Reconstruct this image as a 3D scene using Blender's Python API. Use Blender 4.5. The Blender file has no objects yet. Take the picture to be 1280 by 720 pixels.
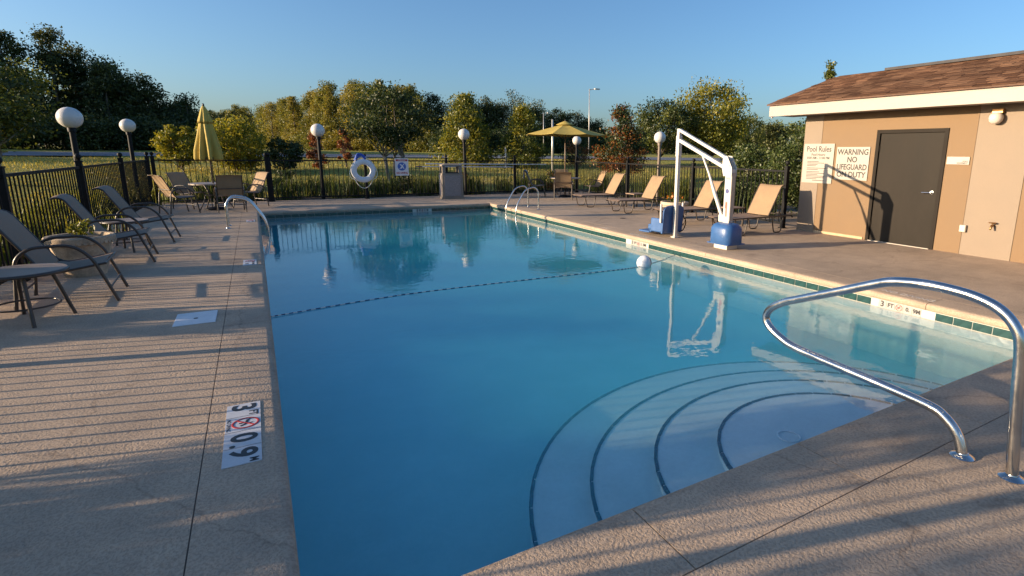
import bpy, bmesh, math, random
import numpy as np
from mathutils import Vector, Matrix

SC = bpy.context.scene
COL = SC.collection
R = math.radians
rnd = random.Random(7)

# ------------------------------------------------------------------ camera, sky, sun, exposure
cam_d = bpy.data.cameras.new('camera')
cam = bpy.data.objects.new('camera', cam_d); COL.objects.link(cam)
SC.camera = cam
cam_d.sensor_fit = 'HORIZONTAL'; cam_d.sensor_width = 36.0
cam_d.lens = 679.56 / 1280 * 36
cam_d.shift_x = -(735 - 640) / 1280
cam_d.shift_y = -(360 - 334) / 1280
cam_d.clip_start = 0.05; cam_d.clip_end = 6000
def _cam_matrix():
    f, cx, cy = 679.5646, 735.0, 334.0
    def ray(px, py): return Vector((px - cx, -(py - cy), -f))
    Y = ray(315, 186).normalized()
    X = ray(1880, 205); X = (X - X.dot(Y) * Y).normalized()
    Z = X.cross(Y)
    return Matrix((X, Y, Z))            # rows: world axes in camera space -> maps camera to world
cam.matrix_world = Matrix.Translation((0, 0, 1.65)) @ _cam_matrix().to_4x4()

SUN_ELEV, SUN_TO = R(10.8), Vector((0.9605, -0.278, 0))     # where the light travels, in plan
world = bpy.data.worlds.new('World'); SC.world = world; world.use_nodes = True
wn = world.node_tree; wn.nodes.clear()
sky = wn.nodes.new('ShaderNodeTexSky'); sky.sky_type = 'NISHITA'; sky.sun_disc = False
sky.sun_elevation = SUN_ELEV
sun_pos = -SUN_TO
sky.sun_rotation = math.atan2(sun_pos.x, sun_pos.y)
sky.altitude = 0; sky.air_density = 1.0; sky.dust_density = 1.8; sky.ozone_density = 4.4
bg = wn.nodes.new('ShaderNodeBackground'); bg.inputs[1].default_value = 0.115
wo = wn.nodes.new('ShaderNodeOutputWorld')
wn.links.new(sky.outputs[0], bg.inputs[0]); wn.links.new(bg.outputs[0], wo.inputs[0])
sun_d = bpy.data.lights.new('sun', 'SUN'); sun_d.energy = 4.8; sun_d.angle = R(0.5); sun_d.color = (1.0, 0.77, 0.52)
sun = bpy.data.objects.new('sun', sun_d); COL.objects.link(sun)
ld = Vector((SUN_TO.x * math.cos(SUN_ELEV), SUN_TO.y * math.cos(SUN_ELEV), -math.sin(SUN_ELEV)))
sun.rotation_euler = ld.to_track_quat('-Z', 'Y').to_euler(); sun.location = (-30, 10, 20)
SC.view_settings.view_transform = 'Standard'; SC.view_settings.look = 'None'
SC.view_settings.gamma = 1.0; SC.view_settings.use_curve_mapping = False
SC.view_settings.exposure = 1.08
SC.cycles.volume_bounces = 2; SC.cycles.max_bounces = 8; SC.cycles.transparent_max_bounces = 24
SC.cycles.caustics_reflective = False; SC.cycles.caustics_refractive = False

# ------------------------------------------------------------------ materials
MATS = {}
def new_mat(name):
    m = bpy.data.materials.new(name); m.use_nodes = True
    nt = m.node_tree; nt.nodes.clear()
    out = nt.nodes.new('ShaderNodeOutputMaterial')
    return m, nt, out
def nd(nt, t, **kw):
    n = nt.nodes.new('ShaderNode' + t)
    for k, v in kw.items():
        if hasattr(n, k): setattr(n, k, v)
    return n
def ln(nt, a, b): nt.links.new(a, b)
def ramp(nt, fac, stops):
    r = nd(nt, 'ValToRGB'); els = r.color_ramp.elements
    while len(els) < len(stops): els.new(0.5)
    for e, (p, c) in zip(els, stops): e.position = p; e.color = (*c, 1) if len(c) == 3 else c
    ln(nt, fac, r.inputs[0]); return r
def noise(nt, vec, scale, detail=5, rough=.6):
    n = nd(nt, 'TexNoise'); n.inputs['Scale'].default_value = scale
    n.inputs['Detail'].default_value = detail; n.inputs['Roughness'].default_value = rough
    ln(nt, vec, n.inputs['Vector']); return n
def mixc(nt, fac, a, b, mode='MIX'):
    m = nd(nt, 'Mix', data_type='RGBA', blend_type=mode)
    for sock, v in ((m.inputs[0], fac), (m.inputs[6], a), (m.inputs[7], b)):
        if hasattr(v, 'links'): ln(nt, v, sock)
        elif isinstance(v, (int, float)): sock.default_value = v
        else: sock.default_value = (*v, 1)
    return m.outputs[2]
def sc(c, k): return tuple(min(1, max(0, x * k)) for x in c)

def surf(name, base, rough=.6, var=.15, scale=4, bump=0, bscale=60, metal=0, spec=.5, fine=.0, stretch=None, bdist=.004):
    """plain procedural surface: two octaves of colour wear, roughness wear, fine bump"""
    if name in MATS: return MATS[name]
    m, nt, out = new_mat(name)
    p = nd(nt, 'BsdfPrincipled'); ln(nt, p.outputs[0], out.inputs[0])
    tc = nd(nt, 'TexCoord'); vec = tc.outputs['Object']
    if stretch:
        mp = nd(nt, 'Mapping'); mp.inputs['Scale'].default_value = stretch
        ln(nt, vec, mp.inputs[0]); vec = mp.outputs[0]
    n1 = noise(nt, vec, scale, 6, .65)
    r1 = ramp(nt, n1.outputs[0], [(.3, sc(base, 1 - var)), (.7, sc(base, 1 + var))])
    col = r1.outputs[0]
    if fine:
        n2 = noise(nt, vec, bscale, 3, .7)
        r2 = ramp(nt, n2.outputs[0], [(.35, (1 - fine,) * 3), (.65, (1, 1, 1))])
        col = mixc(nt, 1.0, col, r2.outputs[0], 'MULTIPLY')
    ln(nt, col, p.inputs['Base Color'])
    rr = ramp(nt, n1.outputs[0], [(.3, (max(0, rough - .08),) * 3), (.7, (min(1, rough + .08),) * 3)])
    ln(nt, rr.outputs[0], p.inputs['Roughness'])
    p.inputs['Metallic'].default_value = metal
    p.inputs['Specular IOR Level'].default_value = spec
    if bump:
        nb = noise(nt, vec, bscale, 4, .6)
        b = nd(nt, 'Bump'); b.inputs['Strength'].default_value = bump; b.inputs['Distance'].default_value = bdist
        ln(nt, nb.outputs[0], b.inputs['Height']); ln(nt, b.outputs[0], p.inputs['Normal'])
    MATS[name] = m
    return m

def deck_material(name='deck_concrete', base=(.485, .375, .272)):
    m, nt, out = new_mat(name)
    p = nd(nt, 'BsdfPrincipled'); ln(nt, p.outputs[0], out.inputs[0])
    g = nd(nt, 'NewGeometry'); vec = g.outputs['Position']
    big = noise(nt, vec, .55, 5, .65); mid = noise(nt, vec, 3.2, 6, .7)
    c = ramp(nt, big.outputs[0], [(.3, sc(base, .82)), (.72, sc(base, 1.14))]).outputs[0]
    c = mixc(nt, .7, c, ramp(nt, mid.outputs[0], [(.3, (.74, .74, .76)), (.62, (1.04, 1.02, 1.0))]).outputs[0], 'MULTIPLY')
    # knock-down texture: flat islands with pitted gaps
    kn = noise(nt, vec, 62, 3, .6)
    isl = ramp(nt, kn.outputs[0], [(.40, (0, 0, 0)), (.56, (1, 1, 1))])
    c = mixc(nt, 1.0, c, ramp(nt, isl.outputs[0], [(0, (.80, .79, .78)), (1, (1, 1, 1))]).outputs[0], 'MULTIPLY')
    spots = noise(nt, vec, 1.4, 2, .5); sp2 = noise(nt, vec, 130, 2, .6)
    pit = ramp(nt, sp2.outputs[0], [(.22, (.55, .53, .5)), (.33, (1, 1, 1))])
    c = mixc(nt, .8, c, pit.outputs[0], 'MULTIPLY')
    # old damp stains and hairline cracks
    st = noise(nt, vec, .9, 6, .75); c = mixc(nt, 1.0, c, ramp(nt, st.outputs[0], [(.30, (.70, .69, .69)), (.42, (1, 1, 1)), (.66, (1, 1, 1)), (.78, (1.12, 1.10, 1.06))]).outputs[0], 'MULTIPLY')
    wv = noise(nt, vec, 2.5, 4, .6); wvv = nd(nt, 'VectorMath', operation='MULTIPLY_ADD'); wvv.inputs[1].default_value = (.35, .35, .35); ln(nt, wv.outputs['Color'], wvv.inputs[0]); ln(nt, vec, wvv.inputs[2])
    vo = nd(nt, 'TexVoronoi', feature='DISTANCE_TO_EDGE'); vo.inputs['Scale'].default_value = .33; ln(nt, wvv.outputs[0], vo.inputs['Vector'])
    c = mixc(nt, .4, c, ramp(nt, vo.outputs['Distance'], [(.0, (.35, .32, .3)), (.0035, (1, 1, 1))]).outputs[0], 'MULTIPLY')
    ln(nt, c, p.inputs['Base Color'])
    p.inputs['Roughness'].default_value = .82; p.inputs['Specular IOR Level'].default_value = .25
    add = nd(nt, 'Math', operation='MULTIPLY_ADD'); add.inputs[1].default_value = .35
    ln(nt, sp2.outputs[0], add.inputs[0]); ln(nt, isl.outputs[0], add.inputs[2])
    und = nd(nt, 'Math', operation='MULTIPLY_ADD'); und.inputs[1].default_value = 1.2
    ln(nt, mid.outputs[0], und.inputs[0]); ln(nt, add.outputs[0], und.inputs[2])
    b = nd(nt, 'Bump'); b.inputs['Strength'].default_value = .6; b.inputs['Distance'].default_value = .0032
    ln(nt, und.outputs[0], b.inputs['Height']); ln(nt, b.outputs[0], p.inputs['Normal'])
    MATS[name] = m; return m

def leaf_material(name, a, b, c=None, trans=.35, gloss=.03):
    """leaf: diffuse + light coming through, colour varied leaf by leaf"""
    if name in MATS: return MATS[name]
    m, nt, out = new_mat(name)
    g = nd(nt, 'NewGeometry')
    stops = [(0, a), (1, b)] if c is None else [(0, a), (.6, b), (1, c)]
    col = ramp(nt, g.outputs['Random Per Island'], stops).outputs[0]
    nz = noise(nt, g.outputs['Position'], .8, 3, .6)
    col = mixc(nt, 1, col, ramp(nt, nz.outputs[0], [(.3, (.7, .72, .7)), (.7, (1.15, 1.1, 1.0))]).outputs[0], 'MULTIPLY')
    d = nd(nt, 'BsdfDiffuse'); t = nd(nt, 'BsdfTranslucent')
    ln(nt, col, d.inputs[0])
    tcol = mixc(nt, 1, col, (1.25, 1.15, .6), 'MULTIPLY'); ln(nt, tcol, t.inputs[0])
    mx = nd(nt, 'MixShader'); mx.inputs[0].default_value = trans
    ln(nt, d.outputs[0], mx.inputs[1]); ln(nt, t.outputs[0], mx.inputs[2])
    gl = nd(nt, 'BsdfGlossy'); gl.inputs['Roughness'].default_value = .45
    mx2 = nd(nt, 'MixShader'); mx2.inputs[0].default_value = gloss
    ln(nt, mx.outputs[0], mx2.inputs[1]); ln(nt, gl.outputs[0], mx2.inputs[2])
    ln(nt, mx2.outputs[0], out.inputs[0])
    MATS[name] = m; return m

def water_material():
    m, nt, out = new_mat('pool_water')
    g = nd(nt, 'NewGeometry')
    n1 = noise(nt, g.outputs['Position'], 2.2, 3, .55); n1.inputs['Distortion'].default_value = .4
    n2 = noise(nt, g.outputs['Position'], 11, 2, .5)
    patch = noise(nt, g.outputs['Position'], .35, 2, .5)
    pr_ = ramp(nt, patch.outputs[0], [(.42, (.10,) * 3), (.62, (1, 1, 1))])
    mul = nd(nt, 'Math', operation='MULTIPLY'); ln(nt, n2.outputs[0], mul.inputs[0]); ln(nt, pr_.outputs[0], mul.inputs[1])
    sm = nd(nt, 'Math', operation='MULTIPLY_ADD'); sm.inputs[1].default_value = .6
    ln(nt, mul.outputs[0], sm.inputs[0]); ln(nt, n1.outputs[0], sm.inputs[2])
    b = nd(nt, 'Bump'); b.inputs['Strength'].default_value = .5; b.inputs['Distance'].default_value = .006
    ln(nt, sm.outputs[0], b.inputs['Height'])
    dot = nd(nt, 'VectorMath', operation='DOT_PRODUCT')
    ln(nt, g.outputs['Incoming'], dot.inputs[0]); ln(nt, b.outputs[0], dot.inputs[1])
    ab = nd(nt, 'Math', operation='ABSOLUTE'); ln(nt, dot.outputs['Value'], ab.inputs[0])
    om = nd(nt, 'Math', operation='SUBTRACT', use_clamp=True); om.inputs[0].default_value = 1; ln(nt, ab.outputs[0], om.inputs[1])
    pw = nd(nt, 'Math', operation='POWER'); ln(nt, om.outputs[0], pw.inputs[0]); pw.inputs[1].default_value = 5
    fr = nd(nt, 'Math', operation='MULTIPLY_ADD', use_clamp=True); fr.inputs[1].default_value = .98; fr.inputs[2].default_value = .02
    ln(nt, pw.outputs[0], fr.inputs[0])
    tr_ = nd(nt, 'Math', operation='MULTIPLY_ADD', use_clamp=True); ln(nt, ab.outputs[0], tr_.inputs[0]); tr_.inputs[1].default_value = 1.4; tr_.inputs[2].default_value = .5
    t = nd(nt, 'BsdfTransparent'); ln(nt, tr_.outputs[0], t.inputs[0]); gl = nd(nt, 'BsdfGlossy'); gl.inputs['Roughness'].default_value = .0
    ln(nt, b.outputs[0], gl.inputs['Normal'])
    mx = nd(nt, 'MixShader'); ln(nt, fr.outputs[0], mx.inputs[0]); ln(nt, t.outputs[0], mx.inputs[1]); ln(nt, gl.outputs[0], mx.inputs[2])
    ln(nt, mx.outputs[0], out.inputs['Surface'])
    va = nd(nt, 'VolumeAbsorption'); va.inputs['Color'].default_value = (.10, .86, .97, 1); va.inputs['Density'].default_value = .6
    vs_ = nd(nt, 'VolumeScatter'); vs_.inputs['Color'].default_value = (.12, .76, 1.0, 1); vs_.inputs['Density'].default_value = .58; vs_.inputs['Anisotropy'].default_value = .2
    av = nd(nt, 'AddShader'); ln(nt, va.outputs[0], av.inputs[0]); ln(nt, vs_.outputs[0], av.inputs[1])
    ln(nt, av.outputs[0], out.inputs['Volume'])
    MATS['pool_water'] = m; return m

def ground_material():
    m, nt, out = new_mat('meadow')
    p = nd(nt, 'BsdfPrincipled'); ln(nt, p.outputs[0], out.inputs[0])
    g = nd(nt, 'NewGeometry'); vec = g.outputs['Position']
    a = noise(nt, vec, .12, 5, .6); bb = noise(nt, vec, 1.6, 6, .7); f = noise(nt, vec, 30, 3, .7)
    c = ramp(nt, a.outputs[0], [(.3, (.36, .31, .10)), (.5, (.30, .30, .085)), (.7, (.44, .33, .15))]).outputs[0]
    c = mixc(nt, .8, c, ramp(nt, bb.outputs[0], [(.3, (.6, .62, .5)), (.7, (1.2, 1.15, 1))]).outputs[0], 'MULTIPLY')
    c = mixc(nt, .6, c, ramp(nt, f.outputs[0], [(.3, (.5, .5, .45)), (.7, (1.2, 1.2, 1))]).outputs[0], 'MULTIPLY')
    ln(nt, c, p.inputs['Base Color']); p.inputs['Roughness'].default_value = .95; p.inputs['Specular IOR Level'].default_value = .1
    b = nd(nt, 'Bump'); b.inputs['Strength'].default_value = 1; b.inputs['Distance'].default_value = .05
    ln(nt, f.outputs[0], b.inputs['Height']); ln(nt, b.outputs[0], p.inputs['Normal'])
    MATS['meadow'] = m; return m

deck_material(); water_material(); ground_material()
deck_material('coping_concrete', (.495, .38, .275))
M_black = surf('black_paint', (.007, .007, .0075), .6, .3, 6, .15, 120, spec=.22)
M_bronze = surf('bronze_frame', (.055, .040, .030), .38, .25, 5, .1, 150)
M_sling = surf('tan_sling', (.34, .228, .128), .75, .10, 5, .5, 220, fine=.28)
M_slingdk = surf('brown_sling', (.31, .21, .14), .72, .10, 5, .5, 220, fine=.3)
M_table = surf('mottled_tabletop', (.27, .21, .16), .45, .2, 9, .2, 60, fine=.2)
M_steel = surf('stainless_steel', (.62, .60, .57), .2, .08, 9, .05, 60, metal=1)
M_globe = surf('white_globe', (.62, .59, .56), .3, .10, 3)
M_white = surf('white_paint', (.60, .565, .51), .38, .06, 3, .1, 40)
M_blue = surf('blue_plastic', (.035, .105, .27), .4, .12, 6, .1, 60)
M_ring = surf('ring_white', (.70, .71, .74), .45, .06, 5)
M_rope = surf('white_rope', (.68, .66, .60), .8, .1, 20, .4, 90)
M_navy = surf('navy_plastic', (.03, .035, .12), .4, .1, 8)
M_plaster = surf('pool_plaster', (.54, .595, .605), .7, .12, 1.6, .15, 30, fine=.08)
M_tile = surf('green_tile', (.020, .058, .052), .12, .35, 14)
M_tiledk = surf('navy_tile', (.010, .018, .035), .25, .3, 10)
M_grout = surf('tile_grout', (.56, .53, .46), .8, .1, 30)
M_wtile = surf('white_tile', (.54, .54, .55), .4, .06, 8, .1, 90, fine=.08)
M_ink = surf('black_ink', (.015, .015, .017), .5, .2, 20)
M_redink = surf('red_ink', (.42, .03, .025), .5, .15, 20)
M_blueink = surf('blue_ink', (.05, .13, .42), .5, .1, 20)
M_tan = surf('tan_stucco', (.205, .133, .073), .85, .07, 1.3, .35, 130, fine=.06)
M_cream = surf('cream_stucco', (.25, .195, .145), .85, .06, 1.3, .35, 130, fine=.06)
M_fascia = surf('fascia_paint', (.37, .325, .28), .6, .06, 3, .2, 30, stretch=(6, .6, 6))
M_door = surf('grey_door_paint', (.024, .020, .016), .5, .3, 1.7, .12, 40, stretch=(1, 1, .35), spec=.08)
M_doorframe = surf('door_frame_paint', (.022, .018, .0145), .6, .12, 4, spec=.08)
M_shingle = surf('brown_shingle', (.155, .085, .055), .9, .35, 3.5, .5, 90, fine=.35)
M_signface = surf('sign_face', (.33, .30, .26), .45, .03, 2)
M_brass = surf('brass', (.40, .22, .09), .4, .2, 12, metal=.8)
M_galv = surf('galvanised_box', (.42, .38, .33), .55, .12, 8, metal=.3)
M_aggr = surf('pebble_aggregate', (.36, .32, .31), .85, .45, 45, .8, 55, fine=.6)
M_conc = surf('cast_concrete', (.25, .21, .17), .85, .12, 6, .4, 60, fine=.15)
M_planter = surf('planter_stone', (.46, .35, .24), .9, .35, 7, .6, 40, fine=.25)
M_soil = surf('soil', (.05, .035, .025), .95, .3, 30, .8, 40)
M_yellow = surf('yellow_canvas', (.50, .365, .075), .8, .10, 4, .3, 160, fine=.12)
M_asphalt = surf('asphalt', (.12, .13, .155), .8, .15, .6, .3, 40, fine=.2)
M_bark = surf('bark', (.10, .075, .055), .9, .3, 6, .8, 25, stretch=(1, 1, .25))
M_barkl = surf('pale_bark', (.20, .165, .13), .85, .25, 6, .6, 25, stretch=(1, 1, .25))
M_grey = surf('galvanised_pole', (.55, .53, .50), .45, .1, 6, metal=.5)
M_lead = surf('faded_deck_paint', (.62, .58, .52), .8, .15, 18)
M_gravel = surf('mulch', (.075, .052, .035), .95, .4, 25, 1, 30, bdist=.03)
L_dark = leaf_material('leaf_dark', (.026, .045, .018), (.065, .092, .030), trans=.28)
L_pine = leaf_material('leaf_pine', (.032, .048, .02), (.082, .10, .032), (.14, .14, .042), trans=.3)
L_gold = leaf_material('leaf_sunlit_pine', (.13, .14, .03), (.26, .23, .05), (.36, .28, .06), trans=.4)  # gold of the sunlight is put into these two leaf colours
L_gold2 = leaf_material('leaf_sunlit_green', (.09, .115, .03), (.18, .185, .042), (.25, .225, .05), trans=.4)
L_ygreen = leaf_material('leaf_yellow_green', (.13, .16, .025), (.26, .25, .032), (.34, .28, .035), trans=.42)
L_green = leaf_material('leaf_green', (.05, .08, .02), (.13, .155, .035), (.20, .20, .042), trans=.36)
L_holly = leaf_material('leaf_holly', (.025, .05, .014), (.07, .10, .025), (.13, .15, .05), trans=.2, gloss=.035)
L_red = leaf_material('leaf_autumn', (.22, .055, .025), (.32, .13, .03), (.18, .15, .04), trans=.38)
L_rust = leaf_material('leaf_rust', (.20, .07, .03), (.30, .12, .05), trans=.3)
L_grass = leaf_material('grass_blade', (.03, .055, .014), (.07, .10, .022), (.14, .15, .04), trans=.35)
L_lime = leaf_material('grass_lime', (.10, .13, .02), (.20, .21, .03), (.25, .22, .05), trans=.45)
L_meadow = leaf_material('meadow_blade', (.24, .22, .06), (.40, .35, .10), (.46, .36, .15), trans=.4)
L_flower = leaf_material('flower_orange', (.55, .16, .02), (.75, .28, .03), trans=.3)

# ------------------------------------------------------------------ mesh helpers
class MB:
    def __init__(s): s.v = []; s.f = []; s.m = []
    def add(s, v, f, mi=0):
        o = len(s.v); s.v += [tuple(x) for x in v]; s.f += [tuple(i + o for i in q) for q in f]; s.m += [mi] * len(f); return s
    def box(s, c, d, rot=None, mi=0, taper=1.0):
        x, y, z = d[0] / 2, d[1] / 2, d[2] / 2
        vs = [Vector((sx * x * (taper if sz > 0 else 1), sy * y * (taper if sz > 0 else 1), sz * z)) for sz in (-1, 1) for sx, sy in ((-1, -1), (1, -1), (1, 1), (-1, 1))]
        if rot is not None: vs = [rot @ v for v in vs]
        c = Vector(c); vs = [v + c for v in vs]
        return s.add(vs, [(3, 2, 1, 0), (4, 5, 6, 7), (0, 1, 5, 4), (1, 2, 6, 5), (2, 3, 7, 6), (3, 0, 4, 7)], mi)
    def bbox(s, a, b, mi=0):
        return s.box([(p + q) / 2 for p, q in zip(a, b)], [abs(q - p) for p, q in zip(a, b)], None, mi)
    def tube(s, pts, r, n=10, closed=False, mi=0, caps=True):
        pts = [Vector(p) for p in pts]; N = len(pts)
        rs = r if isinstance(r, (list, tuple)) else [r] * N
        vs = []; up = None
        for i, p in enumerate(pts):
            a = pts[(i - 1) % N] if (closed or i > 0) else p
            b = pts[(i + 1) % N] if (closed or i < N - 1) else p
            t = (b - a).normalized()
            if up is None:
                up = Vector((0, 0, 1)) if abs(t.z) < .9 else Vector((1, 0, 0))
            u = (up - up.dot(t) * t)
            if u.length < 1e-5: u = t.orthogonal()
            u.normalize(); w = t.cross(u); up = u
            for k in range(n):
                an = 2 * math.pi * k / n
                vs.append(p + (u * math.cos(an) + w * math.sin(an)) * rs[i])
        fs = []
        for i in range(N if closed else N - 1):
            j = (i + 1) % N
            for k in range(n):
                l = (k + 1) % n
                fs.append((i * n + k, i * n + l, j * n + l, j * n + k))
        if caps and not closed:
            fs.append(tuple(range(n - 1, -1, -1))); fs.append(tuple((N - 1) * n + k for k in range(n)))
        return s.add(vs, fs, mi)
    def lathe(s, prof, n=24, c=(0, 0, 0), mi=0, fold=None):
        vs = []; fs = []; c = Vector(c)
        for (r, z) in prof:
            for k in range(n):
                a = 2 * math.pi * k / n
                rr = r if fold is None else r * fold(a, z)
                vs.append(c + Vector((rr * math.cos(a), rr * math.sin(a), z)))
        for i in range(len(prof) - 1):
            for k in range(n):
                l = (k + 1) % n
                fs.append((i * n + k, i * n + l, (i + 1) * n + l, (i + 1) * n + k))
        if prof[0][0] > 1e-4: fs.append(tuple(range(n - 1, -1, -1)))
        if prof[-1][0] > 1e-4: fs.append(tuple((len(prof) - 1) * n + k for k in range(n)))
        return s.add(vs, fs, mi)
    def ribbon(s, prof, y0, y1, th, mi=0, ny=2, sag=0):
        """sheet that follows an (x, z) profile, from y0 to y1, with thickness"""
        P = [Vector((p[0], 0, p[1])) for p in prof]; N = len(P); ns = []
        for i in range(N):
            t = (P[min(N - 1, i + 1)] - P[max(0, i - 1)]).normalized(); ns.append(Vector((-t.z, 0, t.x)))
        ys = [y0 + (y1 - y0) * k / ny for k in range(ny + 1)]
        vs = []
        for side in (1, -1):
            for i in range(N):
                for k, y in enumerate(ys):
                    w = 4 * (k / ny) * (1 - k / ny)
                    q = P[i] + ns[i] * (side * th / 2 - sag * w); vs.append((q.x, y, q.z))
        m = ny + 1; off = N * m; fs = []
        for i in range(N - 1):
            for k in range(ny):
                a = i * m + k
                fs.append((a, a + 1, a + m + 1, a + m)); fs.append((off + a, off + a + m, off + a + m + 1, off + a + 1))
            fs.append((i * m, (i + 1) * m, off + (i + 1) * m, off + i * m))
            a = i * m + ny; fs.append((a, off + a, off + a + m, a + m))
        for k in range(ny):
            fs.append((k, off + k, off + k + 1, k + 1)); a = (N - 1) * m + k; fs.append((a, a + 1, off + a + 1, off + a))
        return s.add(vs, fs, mi)
    def mesh(s, name, mats, smooth=False):
        me = bpy.data.meshes.new(name); me.from_pydata(s.v, [], s.f); me.update()
        for m in (mats if isinstance(mats, (list, tuple)) else [mats]): me.materials.append(m)
        if any(s.m): me.polygons.foreach_set('material_index', s.m)
        if smooth: me.polygons.foreach_set('use_smooth', [True] * len(me.polygons))
        bm = bmesh.new(); bm.from_mesh(me); bmesh.ops.recalc_face_normals(bm, faces=bm.faces); bm.to_mesh(me); bm.free()
        return me
    def build(s, name, mats, parent=None, smooth=False, auto=None, bevel=0, loc=None):
        o = bpy.data.objects.new(name, s.mesh(name, mats, smooth)); COL.objects.link(o)
        if parent is not None: o.parent = parent
        if loc is not None: o.location = loc
        if bevel:
            b = o.modifiers.new('edge', 'BEVEL'); b.width = bevel; b.segments = 2; b.limit_method = 'ANGLE'; b.angle_limit = R(40)
        if auto is not None:
            for p in o.data.polygons: p.use_smooth = True
            o.data.set_sharp_from_angle(angle=R(auto))
        return o

def round_path(pts, rad, n=6):
    """polyline with rounded corners"""
    pts = [Vector(p) for p in pts]; out = [pts[0]]
    for i in range(1, len(pts) - 1):
        p = pts[i]; a = pts[i - 1] - p; b = pts[i + 1] - p
        r = rad[i] if isinstance(rad, (list, tuple)) else rad
        d = min(r, a.length * .48, b.length * .48)
        A = p + a.normalized() * d; B = p + b.normalized() * d
        for k in range(n + 1):
            t = k / n; out.append((1 - t) ** 2 * A + 2 * t * (1 - t) * p + t * t * B)
    out.append(pts[-1]); return out

def empty(name, loc=(0, 0, 0), rz=0, **props):
    o = bpy.data.objects.new(name, None); COL.objects.link(o)
    o.location = loc; o.rotation_euler = (0, 0, rz); o.empty_display_size = .2
    for k, v in props.items(): o[k] = v
    return o
def tag(o, label=None, category=None, group=None, kind=None):
    for k, v in (('label', label), ('category', category), ('group', group), ('kind', kind)):
        if v: o[k] = v
    return o
def link_copy(o, parent, loc=None, rz=None):
    c = o.copy(); COL.objects.link(c); c.parent = parent
    if loc is not None: c.location = loc
    if rz is not None: c.rotation_euler = (0, 0, rz)
    return c
def copy_tree(root, loc, rz, label, children):
    r = root.copy(); COL.objects.link(r); r.location = loc; r.rotation_euler = (0, 0, rz); r['label'] = label
    for ch in children.get(root.name, []):
        c = ch.copy(); COL.objects.link(c); c.parent = r
        for g in children.get(ch.name, []):
            d = g.copy(); COL.objects.link(d); d.parent = c
    return r
def kids():
    k = {}
    for o in bpy.data.objects:
        if o.parent: k.setdefault(o.parent.name, []).append(o)
    return k

_txt_cache = {}
def text_mesh(s, size, mat, align='CENTER', ext=.0006, bold=0.0, spacing=1.0):
    key = (s, size, mat.name, align, bold)
    if key in _txt_cache: return _txt_cache[key]
    c = bpy.data.curves.new('lettering', 'FONT'); c.body = s; c.size = size; c.align_x = align; c.align_y = 'CENTER'
    c.extrude = ext; c.offset = bold; c.resolution_u = 4; c.space_line = spacing
    o = bpy.data.objects.new('lettering_tmp', c); COL.objects.link(o)
    dg = bpy.context.evaluated_depsgraph_get(); me = bpy.data.meshes.new_from_object(o.evaluated_get(dg))
    bpy.data.objects.remove(o); bpy.data.curves.remove(c)
    me.materials.clear(); me.materials.append(mat); _txt_cache[key] = me
    return me
def text(s, size, mat, parent, loc, rot, align='CENTER', bold=0.0, sx=1.0, sy=1.0, name='lettering'):
    o = bpy.data.objects.new(name, text_mesh(s, size, mat, align, bold=bold)); COL.objects.link(o)
    o.parent = parent; o.location = loc; o.rotation_euler = rot; o.scale = (sx, sy, 1); return o

def np_mesh(name, V, F, mats, mi=None, smooth=False):
    V = np.asarray(V, np.float32); F = np.asarray(F, np.int32)
    me = bpy.data.meshes.new(name)
    me.vertices.add(len(V)); me.vertices.foreach_set('co', V.ravel())
    k = F.shape[1]
    me.loops.add(F.size); me.loops.foreach_set('vertex_index', F.ravel())
    me.polygons.add(len(F)); me.polygons.foreach_set('loop_start', np.arange(0, F.size, k, dtype=np.int32))
    try: me.polygons.foreach_set('loop_total', np.full(len(F), k, np.int32))
    except Exception: pass
    for m in mats: me.materials.append(m)
    if mi is not None: me.polygons.foreach_set('material_index', np.asarray(mi, np.int32))
    me.update(calc_edges=True); me.validate()
    return me
def np_obj(name, me, parent=None, loc=(0, 0, 0)):
    o = bpy.data.objects.new(name, me); COL.objects.link(o); o.parent = parent; o.location = loc; return o

def leaf_cards(rng, C, size, aspect=.55, droop=0.0):
    """one small folded rhombus per point, random orientation"""
    n = len(C)
    a = rng.normal(size=(n, 3)); a[:, 2] -= droop; a /= np.linalg.norm(a, axis=1)[:, None]
    b = rng.normal(size=(n, 3)); b -= (b * a).sum(1)[:, None] * a; b /= np.linalg.norm(b, axis=1)[:, None]
    s = size * rng.uniform(.6, 1.35, n)[:, None]
    V = np.stack([C + a * s, C + b * s * aspect, C - a * s, C - b * s * aspect], 1).reshape(-1, 3)
    F = np.arange(n * 4).reshape(-1, 4)
    return V, F
def clump_points(rng, centers, per, sig):
    k = len(centers); out = np.repeat(centers, per, 0) + np.clip(rng.normal(size=(k * per, 3)), -1.7, 1.7) * np.repeat(np.broadcast_to(sig, (k,)), per)[:, None] * np.array([1, 1, .75])
    return out

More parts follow.
